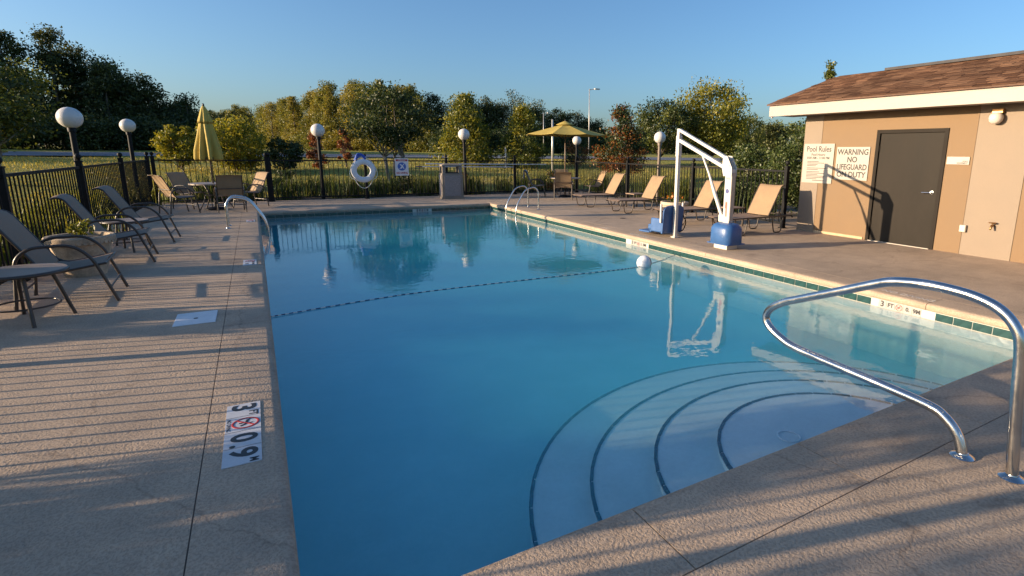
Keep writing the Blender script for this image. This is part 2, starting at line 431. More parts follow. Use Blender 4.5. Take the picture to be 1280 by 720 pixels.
# ------------------------------------------------------------------ terrain, road
PX0, PX1, PY0, PY1 = 0.0, 6.48, 1.87, 16.9          # inner edge of the coping
FX, FY = -2.62, 20.25                               # left fence, back fence
def terr_z(d):
    xs = [0, .6, 4, 9, 15, 21, 26, 29, 37, 42, 80, 200, 1500]
    zs = [-.06, -.04, .0, .10, .36, .70, .93, 1.0, 1.20, 1.30, 1.5, 1.9, 2.2]
    return float(np.interp(d, xs, zs))
T0, T1 = (-2.9, -6.0), (13.9, 20.6)                   # rectangle the terrain rings grow from
def ring_pt(d, k, n):
    """k-th point of the outline at distance d from the rectangle (rounded corners)"""
    t = k / n * 4; side = int(t) % 4; u = t - int(t)
    cs = [(T1[0], T0[1]), (T1[0], T1[1]), (T0[0], T1[1]), (T0[0], T0[1])]
    c0 = cs[side]; c1 = cs[(side + 1) % 4]
    a0 = [-math.pi / 2, 0, math.pi / 2, math.pi][side]
    if u < .4:                                       # corner arc first, then the straight
        a = a0 + (u / .4) * math.pi / 2
        return (c0[0] + d * math.cos(a), c0[1] + d * math.sin(a))
    w = (u - .4) / .6; a = a0 + math.pi / 2
    return (c0[0] + (c1[0] - c0[0]) * w + d * math.cos(a), c0[1] + (c1[1] - c0[1]) * w + d * math.sin(a))
def rings(ds, dz=0.0, n=120, amp=.05):
    b = MB(); rg = random.Random(3)
    vs = []
    for d in ds:
        for k in range(n):
            x, y = ring_pt(d, k, n); j = rg.uniform(-amp, amp) * min(1, d / 6) if amp else 0
            vs.append((x, y, terr_z(d) + dz + j))
    fs = []
    for i in range(len(ds) - 1):
        for k in range(n):
            l = (k + 1) % n; fs.append((i * n + k, i * n + l, (i + 1) * n + l, (i + 1) * n + k))
    b.add(vs, fs); return b
gb = rings([0, .6, 2, 4, 6.5, 9, 12, 15, 18, 21, 24, 26, 29, 33, 37, 42, 55, 80, 120, 200, 500, 1500, 4000])
tag(gb.build('ground', MATS['meadow'], smooth=True), 'dry yellow green meadow rising gently beyond the fence', kind='structure')
tag(rings([29.2, 33, 36.8], .07, amp=0).build('road', M_asphalt, smooth=True), 'grey road running past the meadow in front of the woods', kind='structure')
for dd, nm in ((29.6, 'a'), (36.3, 'b')):
    tag(rings([dd, dd + .14], .076, amp=0).build('road_marking', surf('road_paint', (.7, .7, .68), .7), smooth=True), 'white edge line painted along the road', kind='structure')
mb = rings([.15, .8, 1.5], .012, amp=0)
tag(mb.build('planting_bed', M_gravel), 'brown mulch bed along the outside of the fence', kind='structure')

# ------------------------------------------------------------------ deck, coping, pool
WL = -.185
CW = dict(l=.39, n=.47, r=.36, f=.42)
dk = MB()
ox0, ox1, oy0, oy1 = -2.86, 13.8, -5.9, 20.5
ix0, ix1, iy0, iy1 = PX0 - CW['l'], PX1 + CW['r'], PY0 - CW['n'], PY1 + CW['f']
G = .006
for a, b in (((ox0, oy0), (ix0 - G, oy1)), ((ix1 + G, oy0), (ox1, oy1)), ((ix0 - G, oy0), (ix1 + G, iy0 - G)), ((ix0 - G, iy1 + G), (ix1 + G, oy1))):
    dk.bbox((a[0], a[1], -.12), (b[0], b[1], 0))
deck = dk.mesh('pool_deck', MATS['deck_concrete'])
bm = bmesh.new(); bm.from_mesh(deck); bmesh.ops.remove_doubles(bm, verts=bm.verts, dist=1e-5)
bm.to_mesh(deck); bm.free()
M_filler = surf('joint_filler', (.15, .11, .08), .9, .3, 12)
deck_o = bpy.data.objects.new('pool_deck', deck); COL.objects.link(deck_o)
for a_, b_ in (((ix0 - G, iy0, -.05), (ix0, iy1, -.004)), ((ix1, iy0, -.05), (ix1 + G, iy1, -.004)), ((ix0 - G, iy0 - G, -.05), (ix1 + G, iy0, -.0045)), ((ix0 - G, iy1, -.05), (ix1 + G, iy1 + G, -.0045))):
    m = MB(); m.bbox(a_, b_); m.build('joint_filler', M_filler, deck_o)
tag(deck_o, 'taupe knock-down textured concrete deck around the pool', kind='structure')

def coping_run(p0, p1, inward, width, cuts):
    """slabs with a rounded nose along the pool side; p0->p1 the inner edge, inward points to the water"""
    p0 = Vector((*p0, 0)); p1 = Vector((*p1, 0)); t = (p1 - p0).normalized(); L = (p1 - p0).length; nw = Vector((*inward, 0))
    prof = [(-width, 0), (-.055, 0), (-.03, -.004), (-.012, -.013), (-.003, -.026), (0, -.042), (-.003, -.062), (-.012, -.078), (-.026, -.084), (-.05, -.086), (-width, -.086)]
    edges = [0] + cuts + [L]
    for a, b in zip(edges[:-1], edges[1:]):
        m = MB(); a2 = a + (.0035 if a > 0 else 0); b2 = b - (.0035 if b < L else 0)
        vs = [p0 + t * s + nw * q + Vector((0, 0, z)) for s in (a2, b2) for q, z in prof]
        n = len(prof)
        fs = [(i, (i + 1) % n, n + (i + 1) % n, n + i) for i in range(n)] + [tuple(range(n - 1, -1, -1)), tuple(range(n, 2 * n))]
        m.add(vs, fs); m.build('coping_slab', MATS['coping_concrete'], deck_o, auto=35)
coping_run((PX0, iy0), (PX0, iy1), (1, 0), CW['l'], [4.6, 9.5, 14.0])
coping_run((PX1, iy0), (PX1, iy1), (-1, 0), CW['r'], [1.75, 5.4, 9.0, 12.6])
coping_run((PX0, PY0), (PX1, PY0), (0, 1), CW['n'], [1.38, 2.57, 3.8, 5.05])
coping_run((PX0, PY1), (PX1, PY1), (0, -1), CW['f'], [2.2, 4.4])

basin = MB(); FLOOR = -.80; w = .03; T = .62
basin.bbox((PX0 - T, PY0 - T, FLOOR - .2), (PX0 - w, PY1 + T, -.0875))
basin.bbox((PX1 + w, PY0 - T, FLOOR - .2), (PX1 + T, PY1 + T, -.0875))
basin.bbox((PX0 - w, PY0 - T, FLOOR - .2), (PX1 + w, PY0 - w, -.0876))
basin.bbox((PX0 - w, PY1 + w, FLOOR - .2), (PX1 + w, PY1 + T, -.0876))
basin.bbox((PX0 - w, PY0 - w, FLOOR - .2), (PX1 + w, PY1 + w, FLOOR))
basin_o = basin.build('pool_basin', M_plaster)
tag(basin_o, 'pale blue plaster basin of the swimming pool', kind='structure')
# waterline tiles on the two sides one can see, each its own piece; grout behind
TW, TH, TZ = .192, .086, -.137
gr = MB(); gr.bbox((PX1 + w - .004, PY0 - .02, -.2), (PX1 + w + .05, PY1 + w, -.0872)); gr.bbox((PX0 - w, PY1 + w - .004, -.2), (PX1 + w - .005, PY1 + w + .05, -.0872))
gr.bbox((PX0 - w - .05, PY0 - .02, -.2), (PX0 - w + .004, PY1 + w - .005, -.0872))
gr.build('grout_band', M_grout, basin_o)
def tile_mesh(nm, L, mat, d=.006):
    m = MB(); m.box((0, 0, 0), (d, L - .007, TH)); me = m.mesh(nm, mat); return me
tm = tile_mesh('tile', TW, M_tile); tmw = tile_mesh('white_marker_tile', TW * .54, surf('shaded_white_tile', (.38, .355, .32), .4, .12, 12))  # white tile colour dimmed, putting shade on the wall markers
def put(me, name, parent, loc, rz=0):
    o = bpy.data.objects.new(name, me); COL.objects.link(o); o.parent = parent; o.location = loc; o.rotation_euler = (0, 0, rz); return o
def side_markers(axis, at, center, words):
    """white depth tiles set in the waterline band; words = list of strings, '@' is the no-diving ring"""
    tl = TW * (.54 if axis == 'r' else .40); n = len(words); s0 = center + (n - 1) / 2 * tl
    for i, wd in enumerate(words):
        if axis == 'r':                                   # right wall, seen from the pool: reads towards -y
            c = (at, s0 - i * tl, TZ); rz = 0; rot = (R(90), 0, R(-90)); lp = (-.0035, 0, 0)
        else:
            c = (center - (n - 1) / 2 * tl + i * tl, at, TZ); rz = R(90); rot = (R(90), 0, R(-90)); lp = (-.0035, 0, 0)
        o = put(tmw, 'marker_tile', basin_o, c, rz)
        if axis == 'f': o.scale = (1, .62, 1)
        if wd == '@': no_dive(o, lp, rot, .038)
        else: text(wd, .10 if len(wd) == 1 else .068, M_ink, o, lp, rot, bold=.003)
def no_dive(parent, loc, rot, r, ink=None):
    e = Matrix.Rotation(rot[2], 4, 'Z') @ Matrix.Rotation(rot[0], 4, 'X')
    m = MB(); m.tube([(r * math.cos(a), r * math.sin(a), .0006) for a in np.linspace(0, 2 * math.pi, 25)[:-1]], r * .1, 6, closed=True)
    m.tube([(-r * .7, -r * .7, .0006), (r * .7, r * .7, .0006)], r * .09, 6)
    m.v = [(x, y, z * .3 + .0003) for x, y, z in m.v]
    o = m.build('no_diving_ring', M_redink, parent); o.location = loc; o.rotation_euler = rot
    k = MB()
    for a, b, q in (((-.55, .15), (.25, .0), .13), ((.25, 0), (.5, -.4), .11), ((-.1, .1), (-.05, -.5), .1), ((-.55, .15), (-.75, .4), .08), ((.2, .05), (.1, .55), .08)):
        k.tube([(a[0] * r, a[1] * r, .0003), (b[0] * r, b[1] * r, .0003)], q * r, 6)
    k.v = [(x, y, z * .2 + .0002) for x, y, z in k.v]
    o2 = k.build('diver_figure', M_ink, parent); o2.location = loc; o2.rotation_euler = rot
    return o
marks_r = [(3.46, 5), (8.75, 5)]
y = PY0 + .12
while y < PY1 - .05:
    if not any(abs(y - c) < n * TW * .54 / 2 + TW * .45 for c, n in marks_r):
        put(tm, 'tile', basin_o, (PX1 + w - .006, y, TZ))
    y += TW
x = PX0 + .07
while x < PX1 - .05:
    if abs(x - 4.3) > .28: put(tm, 'tile', basin_o, (x, PY1 + w - .006, TZ), R(90))
    x += TW
side_markers('r', PX1 + w - .0064, 3.46, ['3', 'FT', '@', '0.', '9M'])
side_markers('r', PX1 + w - .0062, 8.75, ['3', 'FT', '@', '1.', '0M'])
side_markers('f', PY1 + w - .0062, 4.3, ['5', 'FT', '@', '1.', '5M'])

# curved entry steps at the near end, each tread with a nosing of dark tiles
SX = 3.26
steps = [(2.21, 2.05, -.47), (1.84, 1.635, -.40), (1.40, 1.265, -.33), (.95, .88, -.27)]
nose = MB(); nose.box((0, 0, 0), (.023, .138, .016)); nose_me = nose.mesh('nosing_tile', M_tiledk)
for i, (a, b, z) in enumerate(steps):
    m = MB(); n = 48; top = []; bot = []
    for k in range(n + 1):
        an = math.pi * k / n
        top.append((SX + a * math.cos(an), PY0 - w + b * math.sin(an) * (1 + w / b), z)); bot.append((top[-1][0], top[-1][1], FLOOR + .001 * (i + 1)))
    vs = top + bot; N = n + 1
    fs = [tuple(range(N))] + [(k, N + k, N + k + 1, k + 1) for k in range(n)]
    m.add(vs, fs); st = m.build('pool_step', M_plaster, basin_o, auto=30)
    per = math.pi * (a + b) / 2 * 1.0; cnt = int(per / .15); s = 0; acc = 0; nxt = .075
    pts = [(a * math.cos(t), b * math.sin(t)) for t in np.linspace(0, math.pi, 721)]
    for q in range(1, 721):
        dx, dy = pts[q][0] - pts[q - 1][0], pts[q][1] - pts[q - 1][1]; acc += math.hypot(dx, dy)
        if acc >= nxt:
            nxt += .15
            put(nose_me, 'nosing_tile', st, (SX + pts[q][0] * (1 - .012 / a), PY0 + pts[q][1] * (1 - .012 / b), z - .003), math.atan2(dy, dx) - math.pi / 2)
# pale ring over the top step, painting the handrail's faint reflection
m = MB(); m.tube([(SX - .25 + .075 * math.cos(a), PY0 + .36 + .075 * math.sin(a), -.266) for a in np.linspace(0, 2 * math.pi, 25)[:-1]], .007, 6, closed=True)
m.build('rail_reflection_ring', surf('reflection_pale', (.55, .60, .64), .5), basin_o, smooth=True)
for dx_ in (2.2, 4.3):
    m = MB(); m.lathe([(.13, 0), (.13, .008), (.10, .02), (0, .022)], 20); m.build('main_drain', surf('drain_grey', (.20, .24, .25), .6), basin_o, loc=(dx_, 9.4, FLOOR))
wb = MB(); wb.bbox((PX0 - w - .02, PY0 - w - .02, FLOOR - .1), (PX1 + w + .02, PY1 + w + .02, WL))
tag(wb.build('water', MATS['pool_water']), 'clear blue pool water with faint ripples', kind='structure')

# painted depth lettering on the right coping, worn
for yy, wd in ((3.45, 'NO DIVING'), (8.95, 'NO DIVING'), (10.2, '3 FT')):
    text(wd, .12, M_lead, deck_o, (PX1 + .16, yy, .0022), (0, 0, R(-90)), name='worn_deck_lettering')

# ------------------------------------------------------------------ things on the left coping
def depth_strip(name, cx, cy, words, tw, tl, label):
    e = empty(name, (cx, cy, 0.0), 0, label=label, category='depth marker')
    n = len(words)
    for i, wd in enumerate(words):
        yy = ((n - 1) / 2 - i) * tl
        t = MB(); t.box((0, yy, .002), (tw, tl - .009, .004)); t.build('tile', M_wtile, e)
        Z = .0045; rot = (0, 0, R(-90))
        if wd == '3':
            text('3', .235, M_ink, e, (-.005, yy + .035, Z), rot, bold=.0065, sx=.92, sy=.78); text('FT', .068, M_ink, e, (.052, yy - .068, Z), rot, bold=.002)
        elif wd == '@':
            no_dive(e, (.012, yy, Z), rot, .068); text('NO DIVING', .032, M_ink, e, (-tw / 2 + .016, yy, Z), rot)
        elif wd == '0.':
            text('0', .235, M_ink, e, (.0, yy + .01, Z), rot, bold=.0065, sx=.92, sy=.78); text('.', .2, M_ink, e, (.0, yy - .085, Z), rot, bold=.003)
        elif wd == '9':
            text('9', .235, M_ink, e, (-.0, yy + .03, Z), rot, bold=.0065, sx=.92, sy=.78); text('M', .062, M_ink, e, (.055, yy - .07, Z), rot, bold=.001)
    return e
depth_strip('depth_marker', -.208, 3.60, ['3', '@', '0.', '9'], .185, .208, 'white tile strip reading 3 FT and 0.9 M on the near left coping')
def small_marker(cx, cy, label):
    e = empty('no_diving_tile', (cx, cy, 0), 0, label=label, category='marker tile', group='small no diving tiles on the left coping')
    t = MB(); t.box((0, 0, .002), (.17, .44, .004)); t.build('tile', M_wtile, e)
    no_dive(e, (.005, .11, .0045), (0, 0, R(-90)), .06); text('NO DIVING', .05, M_ink, e, (.04, -.08, .0045), (0, 0, R(-90))); text('3 FT', .06, M_ink, e, (-.04, -.1, .0045), (0, 0, R(-90)), bold=.001)
small_marker(-.19, 9.35, 'small white no diving tile on the left coping, halfway along the pool')
small_marker(-.19, 14.9, 'small white no diving tile on the left coping beside the far ladder')
e = empty('skimmer_lid', (-.635, 6.42, 0), 0, label='white rectangular skimmer lid set in the left deck', category='skimmer lid')
m = MB(); m.box((0, 0, .003), (.34, .46, .006)); m.build('lid_plate', surf('lid_white', (.66, .66, .66), .5, .1, 9), e, bevel=.004)
m = MB(); m.lathe([(.02, .0063), (.018, .009), (0, .0092)], 14); m.build('finger_hole', M_ink, e, loc=(0, -.02, 0))

# ------------------------------------------------------------------ fences
PK = MB(); PK.box((0, 0, .70), (.016, .016, 1.18)); picket_me = PK.mesh('picket', M_black)
PO = MB(); PO.box((0, 0, .69), (.085, .085, 1.4)); PO.box((0, 0, 1.4), (.10, .10, .02)); PO.box((0, 0, .01), (.14, .14, .02)); post_me = PO.mesh('post', M_black)
FI = MB(); FI.lathe([(.02, 1.409), (.018, 1.43), (.026, 1.435), (.046, 1.462), (.05, 1.485), (.044, 1.51), (.022, 1.53), (0, 1.534)], 14); fin_me = FI.mesh('finial', M_black, True)
def fence(p0, p1, posts, label, nm='fence'):
    p0 = Vector((*p0, 0)); p1 = Vector((*p1, 0)); d = p1 - p0; L = d.length; t = d / L; ang = math.atan2(t.y, t.x)
    e = empty(nm, p0, ang, label=label, category='fence', group='black metal picket fence around the pool')
    for s in posts:
        o = put(post_me, 'post', e, (s, 0, 0)); put(fin_me, 'finial', o, (0, 0, 0))
    ps = sorted(posts)
    for a, b in zip(ps[:-1], ps[1:]):
        for z, h in ((1.295, .042), (.115, .036)):
            m = MB(); m.box(((a + b) / 2, 0, z), (b - a - .086, .034, h)); m.build('rail', M_black, e)
        n = max(2, round((b - a) / .142))
        for k in range(1, n):
            put(picket_me, 'picket', e, (a + (b - a) * k / n, 0, 0))
    return e
left_posts = [20.25 - v for v in (20.1, 16.5, 12.9, 9.3, 5.9, 2.6, -.8, -3.6)]
fence((FX, 20.25), (FX, -4), [0.0] + left_posts[1:] + [24.2], 'long black picket fence behind the recliners, running towards the far corner', 'picket_fence')
fence((FX + .06, FY), (11.64, FY), [2.98, 5.84, 8.66, 11.4, 14.26], 'black picket fence along the far end with the life ring', 'picket_fence').location = (FX + .06, FY, 0)
fence((FX + .06, FY), (FX + .06 + 2.98, FY), [.06, 2.90], 'short black picket fence bay behind the closed umbrella', 'picket_fence')
RA, RB = Vector((11.6, 20.2)), Vector((10.3, 8.1)); RL = (RB - RA).length
fence(RA, RB, [.08, .37 * RL, .685 * RL, .978 * RL], 'black picket fence behind the tan chaise longues, ending at the building', 'picket_fence')

# ------------------------------------------------------------------ globe lamps
def globe_lamp(x, y, z, gz, label, gr=.215, pole=M_black):
    e = empty('globe_lamp', (x, y, z), 0, label=label, category='lamp', group='white globe lamps on black posts')
    h = gz - z - gr
    m = MB(); m.lathe([(.11, 0), (.11, .03), (.06, .05), (.052, h - .08), (.07, h - .07), (.075, h + .01), (.06, h + .03)], 16); m.build('pole', pole, e, auto=40)
    m = MB(); m.lathe([(gr * math.sin(a), gz - z - gr * math.cos(a)) for a in np.linspace(.15, math.pi - .001, 22)], 28); m.build('globe', M_globe, e, smooth=True)
globe_lamp(-3.2, 15.68, -.04, 2.24, 'globe lamp behind the left fence, the larger and nearer of two', .215)
globe_lamp(-3.25, 22.4, .0, 2.31, 'globe lamp near the far left corner, left of the closed umbrella', .205)
globe_lamp(1.94, 20.72, -.05, 2.28, 'globe lamp behind the far fence, between closed umbrella and life ring')
globe_lamp(6.97, 20.72, -.05, 2.28, 'globe lamp behind the far fence beside the stone trash bin')
globe_lamp(11.95, 20.72, -.05, 2.16, 'globe lamp just below the edge of the open umbrella', .19)
globe_lamp(11.75, 14.8, -.05, 2.18, 'globe lamp behind the chaise longues, left of the pool lift', .195, surf('lit_bronze_post', (.16, .12, .09), .5))  # post colour lightened to carry the sun falling on it

# ------------------------------------------------------------------ building
bld = empty('pool_house', (10.42, 8.05, 0), 0, label='tan stucco pool house with brown shingle roof and grey door', category='building')
def P(name, mat, a, b, parent=None, bevel=0):
    m = MB(); m.bbox(a, b); return m.build(name, mat, parent or bld, bevel=bevel)
LB = 14.0                                             # length towards the camera side
DY0, DY1, DH = -1.66, -2.96, 2.15                     # door opening (local y)
w_ = MB()
w_.bbox((0, -LB, 0), (.2, DY1, 2.56)); w_.bbox((0, DY0, 0), (.2, 0, 2.56)); w_.bbox((0, DY1, DH), (.2, DY0, 2.56))
w_.bbox((3.0, -LB, 0), (3.2, 0, 2.56)); w_.bbox((.2, -.2, 0), (3.0, 0, 2.56)); w_.bbox((.2, -LB, 0), (3.0, -LB + .2, 2.56))
w_.add([(.1, -.001, 2.56), (3.1, -.001, 2.56), (1.6, -.001, 3.1)], [(0, 1, 2)])
wo_ = w_.build('wall', M_tan, bld)
P('wall_panel', M_cream, (-.008, -.44, .0), (-.0005, -.004, 2.54))
P('wall_panel', M_cream, (-.012, -4.16, .0), (-.0005, -3.40, 2.54))
P('wall_panel', surf('tan_stucco_two', (.20, .128, .07), .85, .06, 1.3, .35, 130), (-.010, -8.0, .0), (-.0005, -4.19, 2.54))
P('panel_trim', M_tan, (-.020, -3.40, 0), (-.0006, -3.37, 2.54))
P('base_strip', surf('base_strip', (.50, .36, .22), .9, .2, 6), (-.016, -1.6, .0), (-.0004, -.45, .05))
# door set back in its frame
fr_ = MB(); fr_.bbox((-.02, DY0 - .065, 0), (.15, DY0, DH)); fr_.bbox((-.02, DY1, 0), (.15, DY1 + .065, DH)); fr_.bbox((-.02, DY1 + .0652, DH - .065), (.15, DY0 - .0652, DH - .0005))
dr = P('door', M_door, (.015, DY1 + .07, .012), (.06, DY0 - .07, DH - .07), bevel=.003)
fo = fr_.build('door_frame', M_doorframe, dr)
P('threshold', M_galv, (-.03, DY1 + .066, .0), (.1, DY0 - .066, .011), dr)
for z in (.35, 1.1, 1.8):
    m = MB(); m.tube([(.006, DY0 - .068, z - .05), (.006, DY0 - .068, z + .05)], .011, 8); m.build('hinge', M_doorframe, dr)
m = MB(); m.lathe([(.036, 0), (.036, .012), (.02, .016), (.018, .06), (0, .062)], 16)
m.v = [(.015 - z, y_ + DY1 + .16, x_ + 1.02) for x_, y_, z in m.v]
m.tube(round_path([(-.03, DY1 + .16, 1.02), (-.045, DY1 + .17, 1.02), (-.045, DY1 + .31, 1.015)], .02), .011, 8)
m.build('handle', M_steel, dr, auto=40)
# eave, fascia, roof
P('soffit', M_fascia, (-.53, -LB - .3, 2.50), (.2, .52, 2.515))
fs_ = P('fascia', M_fascia, (-.57, -LB - .3, 2.48), (-.53, .54, 2.72), bevel=.004)
roof = MB()
pitch = .335; X0, Z0 = -.62, 2.735; XR = 1.6
ZR = Z0 + pitch * (XR - X0); yA, yB = .58, -LB - .35
roof.add([(X0, yB, Z0), (X0, yA, Z0), (XR, yA, ZR), (XR, yB, ZR), (2 * XR - X0, yA, Z0), (2 * XR - X0, yB, Z0),
          (X0, yB, Z0 - .03), (X0, yA, Z0 - .03), (XR, yA, ZR - .03), (XR, yB, ZR - .03), (2 * XR - X0, yA, Z0 - .03), (2 * XR - X0, yB, Z0 - .03)],
         [(0, 1, 2, 3), (3, 2, 4, 5), (6, 7, 8, 9), (9, 8, 10, 11), (0, 1, 7, 6), (4, 5, 11, 10), (1, 2, 8, 7), (2, 4, 10, 8), (0, 3, 9, 6), (3, 5, 11, 9)])
rf = roof.build('roof', M_shingle, bld)
sh = MB(); cr = random.Random(5); slope = math.atan(pitch); rowd = .145; ln_ = math.hypot(XR - X0, ZR - Z0)
rot = Matrix.Rotation(-slope, 3, 'Y')
nrow = int(ln_ / rowd)
for r_ in range(nrow):
    yy = yA - cr.uniform(0, .25); s = (r_ + .55) * rowd
    while yy > yB + .2:
        wd = cr.uniform(.16, .34); s2 = s + cr.uniform(-.012, .012)
        c = (X0 + math.cos(slope) * s2, yy - wd / 2, Z0 + math.sin(slope) * s2 + .009 + cr.uniform(0, .004))
        sh.box(c, (rowd * 1.18, wd - .006, .009 + cr.uniform(0, .006)), rot @ Matrix.Rotation(.03, 3, 'Y')); yy -= wd
mshv = leaf_material('shingle_varied', (.085, .045, .030), (.155, .085, .055), (.22, .125, .08), trans=0, gloss=.01)
so = sh.build('shingles', mshv, rf); so['kind'] = 'stuff'
rv = MB(); rv.bbox((XR - .14, yB, ZR - .01), (XR + .14, -.75, ZR + .045)); rv.build('ridge_vent', surf('ridge_dark', (.035, .032, .035), .7), rf)
P('rake_board', M_fascia, (-.5, .505, 2.45), (-.47, .54, 2.478))
# fittings, each its own thing on the wall
def on_wall(name, y_, z_, label, cat): return empty(name, (10.42, 8.05 + y_, z_), 0, label=label, category=cat)
e = on_wall('wall_light', -3.68, 2.28, 'round white wall light under the eave of the pool house', 'wall light')
m = MB(); m.box((-.04, 0, .11), (.1, .16, .07)); m.build('mount', M_brass, e, bevel=.006)
m = MB(); m.lathe([(0, -.095), (.05, -.088), (.088, -.05), (.1, 0), (.09, .045), (.065, .075)], 22, (-.1, 0, 0)); m.build('glass_globe', surf('frosted_glass', (.62, .55, .48), .35), e, smooth=True)
e = on_wall('hose_bib', -3.86, .55, 'brass hose tap on the cream wall panel', 'hose tap')
m = MB(); m.tube([(-.012, 0, 0), (-.09, 0, 0)], .018, 10); m.tube([(-.075, 0, 0), (-.12, 0, -.06)], [.02, .015], 10); m.build('spout', M_brass, e, smooth=True)
m = MB(); m.lathe([(.05, 0), (.055, .008), (.05, .016), (0, .018)], 10, (-.07, 0, .04)); m.tube([(-.07, 0, 0), (-.07, 0, .045)], .008, 8); m.build('handle', M_brass, e)
e = on_wall('outlet_box', -3.42, .45, 'small grey metal outlet box low on the pool house wall', 'outlet box')
m = MB(); m.box((-.04, 0, 0), (.045, .10, .12)); m.build('box', M_galv, e, bevel=.004)
m = MB(); m.box((-.066, 0, 0), (.008, .085, .105)); m.build('cover', M_galv, e, bevel=.002)
RW = (R(90), 0, R(-90))
def sign(name, y0, y1, z0, z1, label, mat=M_signface):
    e = empty(name, (10.42 - .010, 8.05 + (y0 + y1) / 2, (z0 + z1) / 2), 0, label=label, category='sign')
    m = MB(); m.box((-.004, 0, 0), (.006, abs(y1 - y0), z1 - z0)); m.build('board', mat, e, bevel=.001)
    return e
SI = -.0078
M_sgrey = surf('sign_grey_ink', (.03, .026, .024), .6, .1, 20)
e = sign('rules_sign', -.03, -.77, 1.07, 1.90, 'white sign headed Pool Rules on the pool house wall')
text('Pool Rules', .165, M_sgrey, e, (SI, .0, .30), RW, sx=.86, bold=.002); text('Pool Hours:', .07, M_sgrey, e, (SI, .0, .185), RW, bold=.001); text('8:00 AM - 11:00 PM', .068, M_sgrey, e, (SI, .0, .115), RW, bold=.001)
lr = random.Random(4); zz = .04
while zz > -.33:
    L_ = lr.uniform(.22, .5); m = MB(); m.box((SI, .26 - L_ / 2, zz), (.001, L_, .011)); m.build('rule_line', M_sgrey, e); zz -= lr.choice((.03, .03, .048))
m = MB(); m.box((SI, -.05, -.36), (.001, .3, .012)); m.build('rule_line', M_sgrey, e)
for dy in (-.345, .345):
    m = MB(); m.lathe([(.008, 0), (.006, .004), (0, .005)], 8); m.v = [(SI - z, x_ + dy, y_ + .385) for x_, y_, z in m.v]; m.build('screw', M_galv, e)
e = sign('warning_sign', -.835, -1.555, 1.17, 1.83, 'white sign reading warning no lifeguard on duty, beside the grey door')
for i, s_ in enumerate(('WARNING', 'NO', 'LIFEGUARD', 'ON DUTY')):
    text(s_, .155, M_sgrey, e, (SI, 0, .225 - i * .15), RW, sx=.83 if i == 2 else .9, bold=.004)
e = sign('door_plaque', -2.99, -3.35, 1.53, 1.66, 'small white plaque right of the grey door, two short words')
text('POOL', .032, M_ink, e, (SI, -.16, -.012), RW, align='RIGHT', bold=.001); text('EQUIPMENT', .032, M_ink, e, (SI, -.16, -.042), RW, align='RIGHT', bold=.001)

# ------------------------------------------------------------------ stainless rails
def cat(P_, n):
    out = []; P_ = [Vector(p) for p in P_]
    for i in range(len(P_) - 1):
        a = P_[max(0, i - 1)]; b = P_[i]; c = P_[i + 1]; d = P_[min(len(P_) - 1, i + 2)]
        for k in range(n):
            t = k / n; out.append(.5 * ((2 * b) + (c - a) * t + (2 * a - 5 * b + 4 * c - d) * t * t + (3 * b - a - 3 * c + d) * t ** 3))
    return out + [P_[-1]]
def tube_obj(name, pts, r, parent, mat=M_steel, n=14): 
    m = MB(); m.tube(pts, r, n); return m.build(name, mat, parent, auto=50)
def flange(parent, loc, r=.062):
    m = MB(); m.lathe([(r, 0), (r, .004), (r * .85, .012), (r * .5, .022), (r * .48, .026), (0, .027)], 24, loc); m.build('flange', M_steel, parent, auto=35)
hr = empty('handrail', (SX, 1.16, 0), 0, label='stainless steel handrail looping over the curved steps in the foreground', category='handrail')
path = [(.12, 0), (.135, .06), (.17, .13), (.24, .19), (.33, .22), (.63, .24), (1.23, .27), (1.40, .305), (1.52, .365), (1.56, .43), (1.52, .51), (1.40, .59), (1.27, .645), (.9, .80), (.74, .868), (.64, .903), (.5, .925), (.34, .93), (.18, .915), (.06, .875), (-.02, .80), (-.055, .70), (-.08, .42), (-.12, 0)]
tube_obj('rail', cat([(0, a, b) for a, b in path], 5), .029, hr, n=18)
flange(hr, (0, .12, 0)); flange(hr, (0, -.12, 0))
def ladder(loc, rz, gap, label):
    e = empty('pool_ladder', loc, rz, label=label, category='ladder', group='stainless pool ladders')
    for s in (-1, 1):
        p = [(-.62, s * gap / 2, 0), (-.62, s * gap / 2, .52), (-.50, s * gap / 2, .66), (-.2, s * gap / 2, .60), (.10, s * gap / 2, .10), (.12, s * gap / 2, -.66)]
        tube_obj('rail', round_path(p, [0, .16, .16, .2, .18, 0], 7), .021, e, n=12); flange(e, (-.62, s * gap / 2, 0), .055)
    for k in range(2):
        m = MB(); m.box((.12, 0, -.30 - k * .22), (.08, gap, .025)); m.build('tread', M_steel, e, bevel=.005)
ladder((.03, 13.9, 0), 0, .5, 'stainless ladder rails on the left side of the pool')
ladder((PX1 - .03, 14.85, 0), math.pi, .72, 'stainless ladder rails on the right side, near the far corner')

# ------------------------------------------------------------------ safety rope with float
rp = MB(); rpb = MB(); ends = [(-.02, 6.78, WL + .01), (1.47, 7.08, WL + .004), (3.17, 7.10, WL + .004), (4.9, 7.04, WL + .006), (5.42, 7.12, WL + .010), (6.0, 7.35, WL + .006), (6.49, 7.55, WL + .03)]
rpts = cat(ends, 30)
re_ = empty('safety_rope', (0, 0, 0), 0, label='thin black and white twisted rope stretched across the pool', category='rope')
for i in range(0, len(rpts) - 1):
    (rp if i % 2 else rpb).tube([rpts[i], rpts[i + 1]], .0062, 6)
rp.build('light_strand', M_rope, re_)['kind'] = 'stuff'; rpb.build('dark_strand', M_navy, re_)['kind'] = 'stuff'
fl = empty('rope_float', (5.42, 7.12, WL + .05), R(10), label='white and navy ball float on the safety rope', category='float')
def half_ball(r, x0, x1, n=20):
    return [(math.sqrt(max(0, r * r - x * x)), x) for x in np.linspace(x0, x1, n)]
